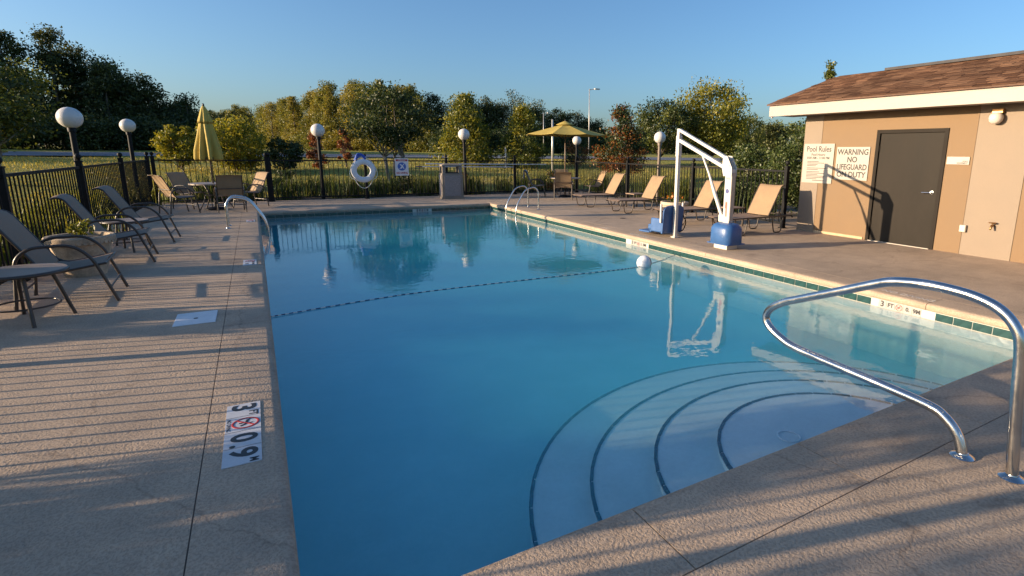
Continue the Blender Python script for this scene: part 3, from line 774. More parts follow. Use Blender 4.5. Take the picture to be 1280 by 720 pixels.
for nm, mt, a, b in (('white_shell', M_ring, -.125, .03), ('navy_shell', M_navy, .03, .125)):
    m = MB(); m.lathe(half_ball(.125, a, b), 24); m.v = [(z, x_, y_) for x_, y_, z in m.v]; m.build(nm, mt, fl, smooth=True)

# ------------------------------------------------------------------ furniture
def recliner(loc, rz, label):
    """low arm chair with a reclined high back; local +x is the way it faces, feet of the front legs at x=0"""
    e = empty('recliner', loc, rz, label=label, category='recliner', group='brown sling recliners along the left fence')
    W = .76; h = W / 2
    for s in (-1, 1):
        p = [(0, s * h, 0), (-.16, s * h, .50), (-.30, s * h, .645), (-.62, s * h, .64), (-.74, s * h, .54), (-.80, s * h, 0)]
        tube_obj('side_frame', round_path(p, [0, .16, .2, .14, .14, 0], 6), .0165, e, M_bronze, 10)
        q = [(-.06, s * (h - .03), .425), (-.48, s * (h - .03), .355), (-.57, s * (h - .03), .40), (-.87, s * (h - .03), .945), (-.94, s * (h - .03), .975), (-1.0, s * (h - .03), .955)]
        tube_obj('sling_rail', round_path(q, [0, .1, .12, .12, .06, 0], 5), .014, e, M_bronze, 8)
    seat = [(-.06, .43), (-.19, .40), (-.33, .376), (-.47, .358), (-.54, .375)]
    m = MB(); m.ribbon(seat, -h + .035, h - .035, .008, ny=6, sag=.02); m.build('seat', M_slingdk, e, auto=60)
    bk = [(-.555, .385), (-.66, .565), (-.76, .745), (-.85, .91), (-.89, .955), (-.94, .978), (-1.0, .958)]
    m = MB(); m.ribbon(bk, -h + .035, h - .035, .008, ny=6, sag=.018); m.build('backrest', M_slingdk, e, auto=60)
    for a, b in (((-.05, .16), .011), ((-.06, .425), .012), ((-.56, .37), .012), ((-.785, .15), .011), ((-.80, .80), .011)):
        tube_obj('crossbar', [(a[0], -h + .015, a[1]), (a[0], h - .015, a[1])], b, e, M_bronze, 8)
    return e
r0 = recliner((-1.43, 7.97, 0), R(3), 'nearest brown recliner, behind the round side table, partly cut off')
K = kids()
copy_tree(r0, (-1.41, 10.40, 0), R(4), 'brown recliner directly behind the stone planter', K)
copy_tree(r0, (-1.33, 12.38, 0), R(-1), 'brown recliner farthest along the left fence, nearest the dining set', K)

def round_table(loc, r, h, label, nm='side_table', grp='small round side tables', top=M_table):
    e = empty(nm, loc, R(20), label=label, category='table', group=grp)
    m = MB(); m.lathe([(0, h - .012), (r * .96, h - .012), (r, h - .03), (r, h - .004), (r * .985, h + .002), (r * .94, h), (0, h)], 40); m.build('table_top', top, e, auto=40)
    m = MB(); m.tube([(r * .99 * math.cos(a), r * .99 * math.sin(a), h - .018) for a in np.linspace(0, 2 * math.pi, 41)[:-1]], .017, 8, closed=True); m.build('rim', M_bronze, e, smooth=True)
    for k in range(4):
        a = k * math.pi / 2; c, s = math.cos(a), math.sin(a)
        tube_obj('leg', [(c * r * .62, s * r * .62, h - .02), (c * r * .98, s * r * .98, 0)], .016, e, M_bronze, 10)
    m = MB(); m.tube([(r * .72 * math.cos(a), r * .72 * math.sin(a), .16) for a in np.linspace(0, 2 * math.pi, 33)[:-1]], .009, 6, closed=True); m.build('brace_ring', M_bronze, e, smooth=True)
    return e
round_table((-2.0, 7.08, 0), .34, .50, 'round mottled side table with splayed legs at the left edge of the deck')
round_table((-1.87, 11.35, 0), .30, .50, 'small round side table between the two farther recliners')

pl = empty('stone_planter', (-2.03, 9.42, 0), 0, label='round weathered stone planter with a small yellow green plant', category='planter')
m = MB(); m.lathe([(.21, 0), (.215, .03), (.24, .11), (.29, .33), (.31, .42), (.345, .43), (.355, .46), (.355, .51), (.34, .525), (.30, .522), (.29, .47), (0, .465)], 44); m.build('pot', M_planter, pl, auto=40)
for k in range(44):
    pass
bd = MB()
for k in range(40):
    a = 2 * math.pi * k / 40; bd.box((.35 * math.cos(a), .35 * math.sin(a), .445), (.022, .030, .03), Matrix.Rotation(a, 3, 'Z'))
bd.build('rim_beading', M_planter, pl)['kind'] = 'stuff'
m = MB(); m.lathe([(.288, .478), (.2, .49), (0, .495)], 30); m.build('soil', M_soil, pl, smooth=True)
rng = np.random.default_rng(3)
stm = MB(); C_ = []
for k in range(9):
    a = rng.uniform(0, 6.28); rr = rng.uniform(.0, .1); x0, y0 = rr * math.cos(a), rr * math.sin(a); tx, ty = x0 + rng.uniform(-.16, .16), y0 + rng.uniform(-.16, .16); tz = .52 + rng.uniform(.08, .24)
    stm.tube([(x0, y0, .48), ((x0 * .5 + tx * .5), (y0 + ty) / 2, (.48 + tz) / 2 + .03), (tx, ty, tz)], .005, 5)
    for q in range(14):
        t_ = rng.uniform(.3, 1); C_.append((x0 + (tx - x0) * t_ + rng.normal() * .025, y0 + (ty - y0) * t_ + rng.normal() * .025, .48 + (tz - .48) * t_ + rng.normal() * .02))
po = stm.build('plant_stem', L_lime, pl)
V, F = leaf_cards(rng, np.array(C_), .032, .45); np_obj('leaves', np_mesh('leaves', V, F, [L_lime]), pl)

def chaise(loc, rz, label):
    """armless chaise longue; +x is the head end, foot end at x=0"""
    e = empty('chaise_longue', loc, rz, label=label, category='chaise longue', group='tan sling chaise longues on the right deck')
    W = .66; h = W / 2; z = .36; L = 1.92; hx = 1.16
    for s in (-1, 1):
        tube_obj('side_rail', round_path([(-.02, s * h, z - .05), (.04, s * h, z), (L - .04, s * h, z - .005), (L, s * h, z - .05)], [0, .05, .05, 0], 4), .0155, e, M_bronze, 10)
        tube_obj('back_rail', round_path([(hx, s * (h - .03), z + .01), (hx + .36, s * (h - .03), z + .64), (hx + .47, s * (h - .03), z + .655)], [0, .08, 0], 5), .0135, e, M_bronze, 8)
        for x0 in (.30, 1.42):
            q = [(x0 - .18, s * h, z - .01), (x0 - .09, s * h, .012), (x0 + .13, s * h, .012), (x0 + .20, s * h, z - .01)]
            tube_obj('leg', round_path(q, [0, .06, .06, 0], 5), .013, e, M_bronze, 8)
    m = MB(); m.ribbon([(.0, z - .005), (.05, z + .012), (.4, z + .008), (.8, z + .008), (hx, z + .012)], -h + .02, h - .02, .008, ny=6, sag=.012); m.build('seat', M_slingdk, e, auto=60)
    bx = [(hx + .005, z + .025), (hx + .12, z + .23), (hx + .24, z + .44), (hx + .335, z + .60), (hx + .37, z + .645), (hx + .42, z + .662), (hx + .47, z + .655)]
    m = MB(); m.ribbon(bx, -h + .03, h - .03, .008, ny=6, sag=.014); m.build('backrest', M_sling, e, auto=60)
    for x_ in (.02, .75, hx + .02, L - .02):
        tube_obj('crossbar', [(x_, -h + .014, z - .012), (x_, h - .014, z - .012)], .011, e, M_bronze, 8)
    tube_obj('back_prop', round_path([(hx + .2, -h + .05, z + .34), (hx + .45, -h + .05, z - .02), (hx + .45, h - .05, z - .02), (hx + .2, h - .05, z + .34)], .03, 4), .008, e, M_bronze, 6)
    return e
c0 = chaise((8.50, 14.72, 0), R(-4), 'tan chaise longue farthest from the pool house, next to the dining set')
K = kids()
copy_tree(c0, (8.55, 12.78, 0), R(-3), 'tan chaise longue second from the dining set, directly left of the pool lift mast', K)
copy_tree(c0, (8.15, 10.12, 0), R(-5), 'tan chaise longue seen through the arm of the pool lift', K)
copy_tree(c0, (8.16, 8.22, 0), R(1), 'tan chaise longue beside the corner of the pool house', K)
def square_table(loc, label):
    e = empty('low_table', loc, 0, label=label, category='table', group='low side tables between the chaise longues')
    m = MB(); m.box((0, 0, .43), (.46, .46, .03)); m.build('table_top', M_slingdk, e, bevel=.008)
    for sx in (-1, 1):
        for sy in (-1, 1):
            m = MB(); m.box((sx * .2, sy * .2, .207), (.03, .03, .414)); m.build('leg', M_bronze, e)
square_table((10.05, 13.75, 0), 'low brown table between the two farther chaise longues')
square_table((9.55, 9.25, 0), 'low brown table between the two chaise longues nearest the pool house')
fp = empty('flower_planter', (9.35, 11.05, 0), 0, label='pale stone pot with orange flowers behind the pool lift', category='planter')
m = MB(); m.lathe([(.20, 0), (.25, .08), (.33, .33), (.37, .36), (.37, .43), (.33, .43), (.31, .38), (0, .375)], 36); m.build('pot', surf('pale_planter', (.52, .42, .31), .85, .15, 7, .4, 40), fp, auto=40)
rg = np.random.default_rng(11)
C_ = rg.normal(size=(160, 3)) * np.array([.13, .13, .06]) + np.array([0, 0, .47]); V, F = leaf_cards(rg, C_, .045, .4); np_obj('leaves', np_mesh('leaves', V, F, [L_green]), fp)
C_ = rg.normal(size=(50, 3)) * np.array([.12, .12, .03]) + np.array([0, 0, .55]); V, F = leaf_cards(rg, C_, .035, .8); np_obj('blossom', np_mesh('blossom', V, F, [L_flower]), fp)

def dining_chair(loc, rz, label):
    """sling patio chair; faces local +x"""
    e = empty('patio_chair', loc, rz, label=label, category='chair', group='tan sling patio chairs around the two tables')
    W = .62; h = W / 2
    for s in (-1, 1):
        p = [(.30, s * h, 0), (.22, s * h, .52), (.10, s * h, .645), (-.16, s * h, .64), (-.30, s * h, .56), (-.36, s * h, 0)]
        tube_obj('side_frame', round_path(p, [0, .12, .14, .1, .1, 0], 5), .0155, e, M_bronze, 9)
        q = [(.26, s * (h - .03), .43), (-.12, s * (h - .03), .40), (-.20, s * (h - .03), .44), (-.44, s * (h - .03), .96), (-.50, s * (h - .03), .975)]
        tube_obj('sling_rail', round_path(q, [0, .08, .08, .05, 0], 4), .0135, e, M_bronze, 8)
    m = MB(); m.ribbon([(.27, .425), (.12, .425), (-.02, .41), (-.13, .405), (-.18, .42)], -h + .035, h - .035, .007, ny=6, sag=.02); m.build('seat', M_slingdk, e, auto=60)
    m = MB(); m.ribbon([(-.2, .44), (-.28, .61), (-.36, .785), (-.43, .94), (-.46, .967), (-.50, .972)], -h + .035, h - .035, .007, ny=6, sag=.012); m.build('backrest', M_sling, e, auto=60)
    for x_, z_ in ((-.34, .20), (.27, .20), (-.31, .62)):
        tube_obj('crossbar', [(x_, -h + .012, z_), (x_, h - .012, z_)], .0105, e, M_bronze, 7)
    return e
d0 = dining_chair((-1.72, 17.45, 0), R(28), 'tan patio chair at the table under the closed umbrella, at the fence corner')
K = kids()
copy_tree(d0, (-.62, 17.42, 0), R(95), 'tan patio chair with its back to the pool at the table under the closed umbrella', K)
copy_tree(d0, (-1.55, 18.85, 0), R(-40), 'shaded patio chair on the far side of the table under the closed umbrella', K)
copy_tree(d0, (-.20, 18.75, 0), R(-150), 'shaded patio chair half hidden behind the chair with its back to the pool', K)
copy_tree(d0, (9.45, 17.35, 0), R(62), 'tan patio chair with its lit back to the pool under the open umbrella', K)
copy_tree(d0, (10.45, 19.15, 0), R(-105), 'dark patio chair beyond the table under the open umbrella', K)
copy_tree(d0, (10.95, 17.75, 0), R(170), 'patio chair seen side on, between open umbrella table and chaise longue', K)
copy_tree(d0, (9.15, 18.85, 0), R(-28), 'patio chair against the far fence with a blue towel over its back', K)
tw = MB(); tw.ribbon([(-.50, .66), (-.51, .80), (-.505, .93), (-.49, .985), (-.45, .99), (-.40, .95), (-.36, .85)], -.15, .15, .014, ny=5, sag=.01)
o = tw.build('towel', M_blue, None, auto=60); o.location = (9.15, 18.85, .004); o.rotation_euler = (0, 0, R(-28)); tag(o, 'blue towel hung over a patio chair at the far fence', 'towel')

def patio_table(loc, label):
    e = empty('patio_table', loc, 0, label=label, category='table', group='round patio tables with umbrellas')
    m = MB(); r = .58; h = .72; m.lathe([(.03, h - .02), (r * .97, h - .02), (r, h - .03), (r, h), (r * .97, h + .004), (.03, h + .002)], 44); m.build('table_top', M_table, e, auto=40)
    for k in range(4):
        a = k * math.pi / 2 + .6; c, s = math.cos(a), math.sin(a)
        tube_obj('leg', round_path([(c * .5, s * .5, h - .03), (c * .22, s * .22, .4), (c * .46, s * .46, .0)], .2, 5), .016, e, M_bronze, 8)
    m = MB(); m.tube([(.25 * math.cos(a), .25 * math.sin(a), .4) for a in np.linspace(0, 2 * math.pi, 25)[:-1]], .01, 6, closed=True); m.build('brace_ring', M_bronze, e, smooth=True)
patio_table((-.98, 18.15, 0), 'round patio table under the closed yellow umbrella'); patio_table((10.05, 18.3, 0), 'round patio table under the open yellow umbrella')
def umbrella_base(e):
    m = MB(); m.lathe([(.25, 0), (.25, .03), (.2, .06), (.05, .08), (.035, .09), (.035, .3), (0, .3)], 28); m.build('base', M_black, e, auto=35)
u = empty('closed_umbrella', (-1.0, 18.15, 0), 0, label='closed yellow patio umbrella hanging in folds on its pole', category='umbrella')
umbrella_base(u); m = MB(); m.tube([(0, 0, .2), (0, 0, 2.72)], .02, 10); m.build('pole', M_bronze, u, smooth=True)
def fold(a, z):
    k = min(1, max(0, (2.62 - z) / 1.0)); return 1 + .34 * k * math.cos(8 * a + .6 * math.sin(z * 3)) + .10 * k * math.cos(3 * a + z * 2)
m = MB(); m.lathe([(.215, 1.36), (.235, 1.33), (.25, 1.38), (.235, 1.6), (.205, 1.85), (.17, 2.1), (.135, 2.32), (.10, 2.5), (.07, 2.62)], 96, fold=fold); m.build('canopy', M_yellow, u, smooth=True)
m = MB(); m.lathe([(.15, 2.32), (.165, 2.30), (.15, 2.38), (.11, 2.52), (.075, 2.66), (.035, 2.74), (0, 2.76)], 64, fold=lambda a, z: 1 + .12 * min(1, (2.76 - z) * 3) * math.cos(8 * a)); m.build('vent_flap', M_yellow, u, smooth=True)
m = MB(); m.lathe([(.02, 2.74), (.028, 2.77), (.02, 2.81), (0, 2.82)], 12); m.build('finial', M_bronze, u, smooth=True)
for k in range(8):
    a = k * math.pi / 4 + .39; tube_obj('rib_tip', [(.2 * math.cos(a), .2 * math.sin(a), 1.42), (.205 * math.cos(a), .205 * math.sin(a), 1.31)], .012, u, surf('rib_brown', (.06, .03, .02), .5), 6)
u = empty('open_umbrella', (10.05, 18.3, 0), 0, label='open yellow patio umbrella over the far right table', category='umbrella')
umbrella_base(u); m = MB(); m.tube([(0, 0, .2), (0, 0, 2.68)], .021, 10); m.build('pole', surf('bronze_lit', (.19, .13, .085), .4), u, smooth=True)  # lighter bronze: sunlight on the pole is put into its colour
m = MB(); n = 8; per = 6; RR = 1.42; rows = [(.16, 2.66), (.45, 2.575), (.8, 2.475), (1.15, 2.375), (RR, 2.30)]
tot = n * per; vs = []
for (rr, z) in rows:
    for k in range(tot):
        a = 2 * math.pi * k / tot; u_ = (k % per) / per; edge = math.cos(math.pi / n) / math.cos((u_ - .5) * 2 * math.pi / n)
        sag = -.035 * (rr / RR) * 4 * u_ * (1 - u_); vs.append((rr * edge * 1.08 * math.cos(a), rr * edge * 1.08 * math.sin(a), z + sag))
vs2 = [(x_, y_, z - .006) for x_, y_, z in vs]
fs = []
for i in range(len(rows) - 1):
    for k in range(tot):
        l = (k + 1) % tot; q = (i * tot + k, i * tot + l, (i + 1) * tot + l, (i + 1) * tot + k); fs.append(q); fs.append(tuple(len(vs) + i_ for i_ in reversed(q)))
for k in range(tot):
    l = (k + 1) % tot; b_ = (len(rows) - 1) * tot; fs.append((b_ + k, b_ + l, len(vs) + b_ + l, len(vs) + b_ + k))
m.add(vs + vs2, fs); m.build('canopy', M_yellow, u, auto=12)
m = MB(); m.lathe([(.34, 2.655), (.33, 2.668), (.18, 2.735), (.04, 2.79), (0, 2.795)], 16); m.build('vent_cap', M_yellow, u, auto=20)
m = MB(); m.lathe([(.02, 2.78), (.03, 2.81), (.015, 2.85), (0, 2.853)], 10); m.build('finial', M_bronze, u)
for k in range(8):
    a = k * math.pi / 4; c, s = math.cos(a), math.sin(a)
    tube_obj('rib', [(c * .05, s * .05, 2.655), (c * 1.47, s * 1.47, 2.275)], .010, u, M_bronze, 6); tube_obj('strut', [(c * .04, s * .04, 2.15), (c * .75, s * .75, 2.455)], .008, u, M_bronze, 6)

# ------------------------------------------------------------------ pool lift
lf = empty('pool_lift', (7.13, 6.98, 0), 0, label='white pool lift with folding arm, blue base cover and blue seat', category='pool lift')
def bar(name, a, b, wx, wz, mat, parent=lf, bev=.006):
    a = Vector(a); b = Vector(b); d = b - a; L = d.length
    rot = d.to_track_quat('Y', 'Z').to_matrix(); m = MB(); m.box((0, 0, 0), (wx, L, wz)); m.v = [tuple(rot @ Vector(v) + (a + b) / 2) for v in m.v]
    return m.build(name, mat, parent, bevel=bev)
P_l = lambda nm, mt, a, b, bv=.006: P(nm, mt, a, b, lf, bv)
P_l('base_plate', M_white, (-.13, -.16, 0.0), (.13, .16, .10))
m = MB()
N = 28; prof = [(0, .09), (.02, .085), (.035, .10), (.03, .36), (.0, .42), (-.05, .45), (-.14, .465)]
for (off, z) in prof:
    for k in range(N):
        a = 2 * math.pi * k / N; sx = math.copysign(abs(math.cos(a)) ** .62, math.cos(a)); sy = math.copysign(abs(math.sin(a)) ** .62, math.sin(a))
        m.v.append(((.185 + off) * sx, (.225 + off) * sy, z))
for i in range(len(prof) - 1):
    for k in range(N):
        l = (k + 1) % N; m.f.append((i * N + k, i * N + l, (i + 1) * N + l, (i + 1) * N + k)); m.m.append(0)
m.f.append(tuple(range(N - 1, -1, -1))); m.m.append(0); m.f.append(tuple((len(prof) - 1) * N + k for k in range(N))); m.m.append(0)
cv = m.build('base_cover', M_blue, lf, auto=50)
P_l('cover_flange', M_blue, (-.215, -.255, .086), (.215, .255, .104), .004)
P_l('pillar', M_white, (-.05, -.085, .15), (.05, .065, 1.40), .008)
P_l('pillar_edge', M_galv, (-.045, -.094, .5), (.045, -.086, 1.34), .002)
for sx in (-1, 1):
    m = MB(); m.add([(sx * .058, .10, 1.28), (sx * .058, -.095, 1.28), (sx * .058, -.095, 1.42), (sx * .058, .03, 1.62), (sx * .058, .13, 1.63), (sx * .058, .14, 1.40)], [(0, 1, 2, 3, 4, 5)])
    o = m.build('side_plate', M_white, lf); sd = o.modifiers.new('t', 'SOLIDIFY'); sd.thickness = .008; sd.offset = 0
    for (yy, z) in ((.04, 1.34), (-.05, 1.36), (.07, 1.56), (-.03, 1.46)):
        mm = MB(); mm.tube([(sx * .063, yy, z), (sx * .069, yy, z)], .010, 8); mm.build('bolt', M_galv, lf)
bar('arm', (0, .09, 1.585), (0, 1.40, 2.11), .062, .052, M_white); bar('arm', (0, .02, 1.385), (0, 1.38, 1.915), .07, .062, M_white)
bar('link_strap', (0.0, -.08, 1.40), (0, .05, 1.60), .03, .03, M_galv)
tube_obj('actuator', [(0, .10, .50), (0, .36, .98), (0, .52, 1.30), (0, .72, 1.63)], [.034, .034, .02, .02], lf, M_white, 12)
P_l('actuator_motor', M_white, (-.05, .06, .46), (.05, .18, .60), .02)
# hanging mast with the seat
P_l('mast', M_white, (-.035, 1.365, 0.02), (.035, 1.435, 2.13), .006); P_l('mast_sleeve', M_white, (-.042, 1.357, 1.60), (.042, 1.443, 2.0), .006)
P_l('mast_foot', M_white, (-.06, 1.34, 0.0), (.06, 1.46, .022), .004)
ca = R(97); rotm = Matrix.Rotation(ca, 3, 'Z'); so_ = Vector((.0, 1.60, 0))
def seat_part(name, mat, a, b, bev=.02, par=lf, tilt=0):
    m = MB(); m.bbox(a, b); cc = [(p + q) / 2 for p, q in zip(a, b)]
    m.v = [tuple(rotm @ Vector(v) + so_) for v in m.v]
    return m.build(name, mat, par, bevel=bev)
# seat frame coordinates: +x forward, z up
bs = MB(); N = 20; pts = []
for k in range(N + 1):
    a = math.pi * k / N; q_ = math.copysign(abs(math.cos(a)) ** .55, math.cos(a)); pts.append((-.29 * q_, .50 + .14 * math.sin(a) ** .7))
outl = [(-.29, .08)] + pts + [(.29, .08)]
for xs in (-.10, -.055):
    bs.v += [(xs - .12 * (z - .12) * .6, y_, z) for y_, z in outl]
n_ = len(outl); bs.f = [tuple(range(n_)), tuple(range(2 * n_ - 1, n_ - 1, -1))] + [(i, (i + 1) % n_, n_ + (i + 1) % n_, n_ + i) for i in range(n_)]; bs.m = [0] * len(bs.f)
bs.v = [tuple(rotm @ Vector(v) + so_) for v in bs.v]; bs.build('seat_back', M_blue, lf, bevel=.012)
seat_part('seat_pan', M_blue, (-.08, -.25, .12), (.36, .25, .24), .03)
seat_part('leg_panel', M_blue, (.30, -.20, .06), (.36, .20, .22), .02)
seat_part('footrest', M_blue, (.34, -.22, .045), (.66, .22, .085), .02)
for s in (-1, 1):
    seat_part('armrest', M_white, (-.09, s * .315 - .018, .30), (-.05, s * .315 + .018, .68), .012); seat_part('side_bolster', M_blue, (-.1, s * .26 - .03, .10), (.24, s * .26 + .03, .38), .025)
m = MB(); m.tube([tuple(rotm @ Vector(p) + so_) for p in cat([(-.1, -.27, .45), (-.18, -.3, .3), (-.16, -.26, .14), (-.1, -.2, .08)], 6)], .012, 6); m.build('seat_belt', M_black, lf)
def decal(name, y_, z_, wy, wz, mat):
    m = MB(); m.box((-.0508, y_, z_), (.0012, wy, wz)); m.build(name, mat, lf)
decal('warning_label', -.01, .70, .045, .26, surf('label_red', (.55, .16, .12), .5)); decal('warning_label', .02, .80, .05, .16, surf('label_pink', (.70, .42, .36), .5)); decal('print_label', -.01, 1.24, .1, .04, surf('label_grey', (.30, .28, .28), .5))
m = MB(); m.lathe([(.042, 0), (.042, .0012), (0, .0012)], 18); m.v = [(-.0508 - z, x_ - .01, y_ + 1.02) for x_, y_, z in m.v]; m.build('round_emblem', surf('label_navy', (.06, .07, .2), .5), lf)

# ------------------------------------------------------------------ things along the far fence
tr = empty('trash_bin', (5.98, 19.35, 0), R(-9), label='square pebble-panel trash bin with open hood at the far fence', category='trash bin')
m = MB(); m.box((0, 0, .03), (.80, .80, .06)); m.build('plinth', M_conc, tr, bevel=.01)
m = MB(); m.box((0, 0, .47), (.74, .74, .84), taper=.97); m.build('body', M_conc, tr, bevel=.02)
for k in range(4):
    a = k * math.pi / 2; rm = Matrix.Rotation(a, 3, 'Z'); q = MB(); q.box((0, 0, 0), (.56, .02, .72)); q.v = [tuple(rm @ (Vector(v) + Vector((0, -.369, .46)))) for v in q.v]; q.build('pebble_panel', M_aggr, tr)
    q = MB(); q.box((0, 0, 0), (.11, .11, .24)); q.v = [tuple(rm @ (Vector(v) + Vector((.285, -.285, 1.005)))) for v in q.v]; q.build('hood_post', M_conc, tr, bevel=.015)
m = MB(); m.box((0, 0, 1.16), (.72, .72, .07), taper=.94); m.box((0, 0, 1.205), (.60, .60, .03), taper=.8); m.build('hood_top', M_conc, tr, bevel=.015)
m = MB(); m.box((0, 0, .9), (.66, .66, .03)); m.build('inner_rim', M_black, tr)

lr_ = empty('life_ring', (3.19, FY - .115, .96), 0, label='white life ring with rope loops hung on the far fence', category='life ring')
rr, qr = .305, .095
m = MB(); m.tube([(rr * math.cos(a), 0, rr * math.sin(a)) for a in np.linspace(0, 2 * math.pi, 49)[:-1]], qr, 16, closed=True); m.v = [(x_, y_ * .62, z) for x_, y_, z in m.v]; m.build('ring', M_ring, lr_, smooth=True)
for k in range(4):
    a = math.pi / 4 + k * math.pi / 2; c, s = math.cos(a), math.sin(a); q = MB()
    q.tube([(c * (rr + (qr + .003) * math.cos(t)), (qr + .003) * .63 * math.sin(t), s * (rr + (qr + .003) * math.cos(t))) for t in np.linspace(0, 2 * math.pi, 21)[:-1]], .012, 6, closed=True); q.build('band', surf('ring_band', (.60, .60, .66), .5), lr_, smooth=True)
    a2 = a + math.pi / 2; sg = .13
    pts = []
    for t in np.linspace(0, 1, 13):
        aa = a + (a2 - a) * t; rad = rr + qr + .01 + (.03 if k != 2 else .02) * math.sin(math.pi * t); pts.append((rad * math.cos(aa), -.02, rad * math.sin(aa) - (.16 if k == 2 else (.10 if k in (1, 3) else -.01)) * math.sin(math.pi * t)))
    q = MB(); q.tube(pts, .011, 6); q.build('grab_rope', M_rope, lr_, smooth=True)
rb = empty('rope_bag', (3.10, FY - .10, 1.42), 0, label='blue coiled throw rope hanging above the life ring', category='rope')
m = MB(); cr_ = random.Random(2)
for k in range(7):
    p = [(cr_.uniform(-.22, -.1), cr_.uniform(-.04, .02), -.10 + cr_.uniform(-.04, .02)), (cr_.uniform(-.1, .0), -.05, .04 + cr_.uniform(-.03, .05)), (.05, -.03, .06 + cr_.uniform(-.02, .05)), (.15 + cr_.uniform(0, .06), -.02, -.02 + cr_.uniform(-.06, .02))]
    m.tube(cat(p, 5), .026, 6)
m.build('coil', surf('blue_rope', (.03, .09, .42), .7, .2, 12, .5, 60), rb, smooth=True)
m = MB(); m.tube(cat([(.15, -.02, .02), (.22, -.02, -.02), (.24, -.02, -.14), (.2, -.02, -.25)], 6), .012, 6); m.build('rope_tail', surf('yellow_rope', (.5, .45, .2), .7), rb)

sg = empty('no_diving_sign', (4.49, FY - .045, 1.08), 0, label='white no diving sign with a blue disc on the far fence', category='sign')
m = MB(); m.box((0, 0, 0), (.46, .008, .60)); m.build('board', surf('sign_white', (.74, .70, .70), .45, .03), sg, bevel=.002)
m = MB(); m.lathe([(.145, 0), (.145, .002), (0, .002)], 32); m.v = [(x_, -.0045 - z, y_ + .02) for x_, y_, z in m.v]; m.build('disc', M_blueink, sg)
m = MB(); 
for a, b, q in (((-.06, .08), (.03, .0), .02), ((.03, 0), (-.03, -.07), .018), ((.03, .0), (.07, -.08), .016), ((-.08, -.09), (.09, .10), .012)): m.tube([(a[0], -.0075, a[1] + .02), (b[0], -.0075, b[1] + .02)], q, 6)
m.v = [(x_, -.0068 + (y_ + .0075) * .08, z) for x_, y_, z in m.v]; m.build('diver_figure', surf('sign_white', (.7, .7, .7)), sg)
text('NO DIVING', .095, M_redink, sg, (0, -.0052, -.21), (R(90), 0, 0), bold=.003, sx=.78)
m = MB(); m.box((0, -.0046, .235), (.40, .001, .065)); m.build('red_band', M_redink, sg)
text('WARNING', .055, surf('sign_white', (.7, .7, .7)), sg, (0, -.0062, .235), (R(90), 0, 0), bold=.001)

for zz, x0, x1, lab in ((1.19, 5.55, 10.2, 'upper long white rescue pole hung along the far fence'), (1.09, 5.2, 8.75, 'lower long white rescue pole hung along the far fence')):
    e = empty('rescue_pole', (x0, FY - .06, zz), 0, label=lab, category='pole', group='rescue poles hung on the far fence')
    tube_obj('shaft', [(0, 0, 0), (x1 - x0, 0, -.02)], .016, e, M_ring, 8); tube_obj('grip', [(-.0, 0, 0), (-.22, 0, 0)], .02, e, M_navy if zz < 1.1 else M_ring, 8)
    for t_ in (.2, .8): 
        m = MB(); m.box((t_ * (x1 - x0), .016, .0), (.02, .03, .05)); m.build('hook', M_black, e)
o = MB(); o.lathe([(.075, 0), (.075, .004), (.05, .006), (0, .006)], 20); oo = o.build('deck_drain', M_black, None, loc=(8.05, 11.55, .001)); tag(oo, 'small dark round drain in the right deck before the chaise longues', 'drain')

# ------------------------------------------------------------------ vegetation
def trunk_limbs(rng, tips, base, h0, r0, stems=1, spread=.3, mats=M_bark):
    m = MB()
    tips = list(tips)
    for s in range(stems):
        a = 2 * math.pi * s / max(1, stems) + rng.uniform(0, 1); sp = spread if stems > 1 else 0.05
        b0 = Vector((base[0] + .12 * math.cos(a) * (stems > 1), base[1] + .12 * math.sin(a) * (stems > 1), base[2] - .15))
        b1 = Vector((base[0] + sp * math.cos(a), base[1] + sp * math.sin(a), base[2] + h0))
        mid = (b0 + b1) / 2 + Vector((rng.normal() * .06, rng.normal() * .06, 0))
        m.tube([b0, b0 + (mid - b0) * .2, mid, b1], [r0 * 1.5, r0 * 1.1, r0, r0 * .8], 8)
        for tp in tips[s::stems]:
            tp = Vector(tp); q = b1 + (tp - b1) * .45 + Vector((rng.normal(), rng.normal(), rng.normal() + .6)) * .08 * (tp - b1).length
            m.tube([b1 - Vector((0, 0, .05)), q, tp], [r0 * .55, r0 * .34, r0 * .12], 5)
    return m
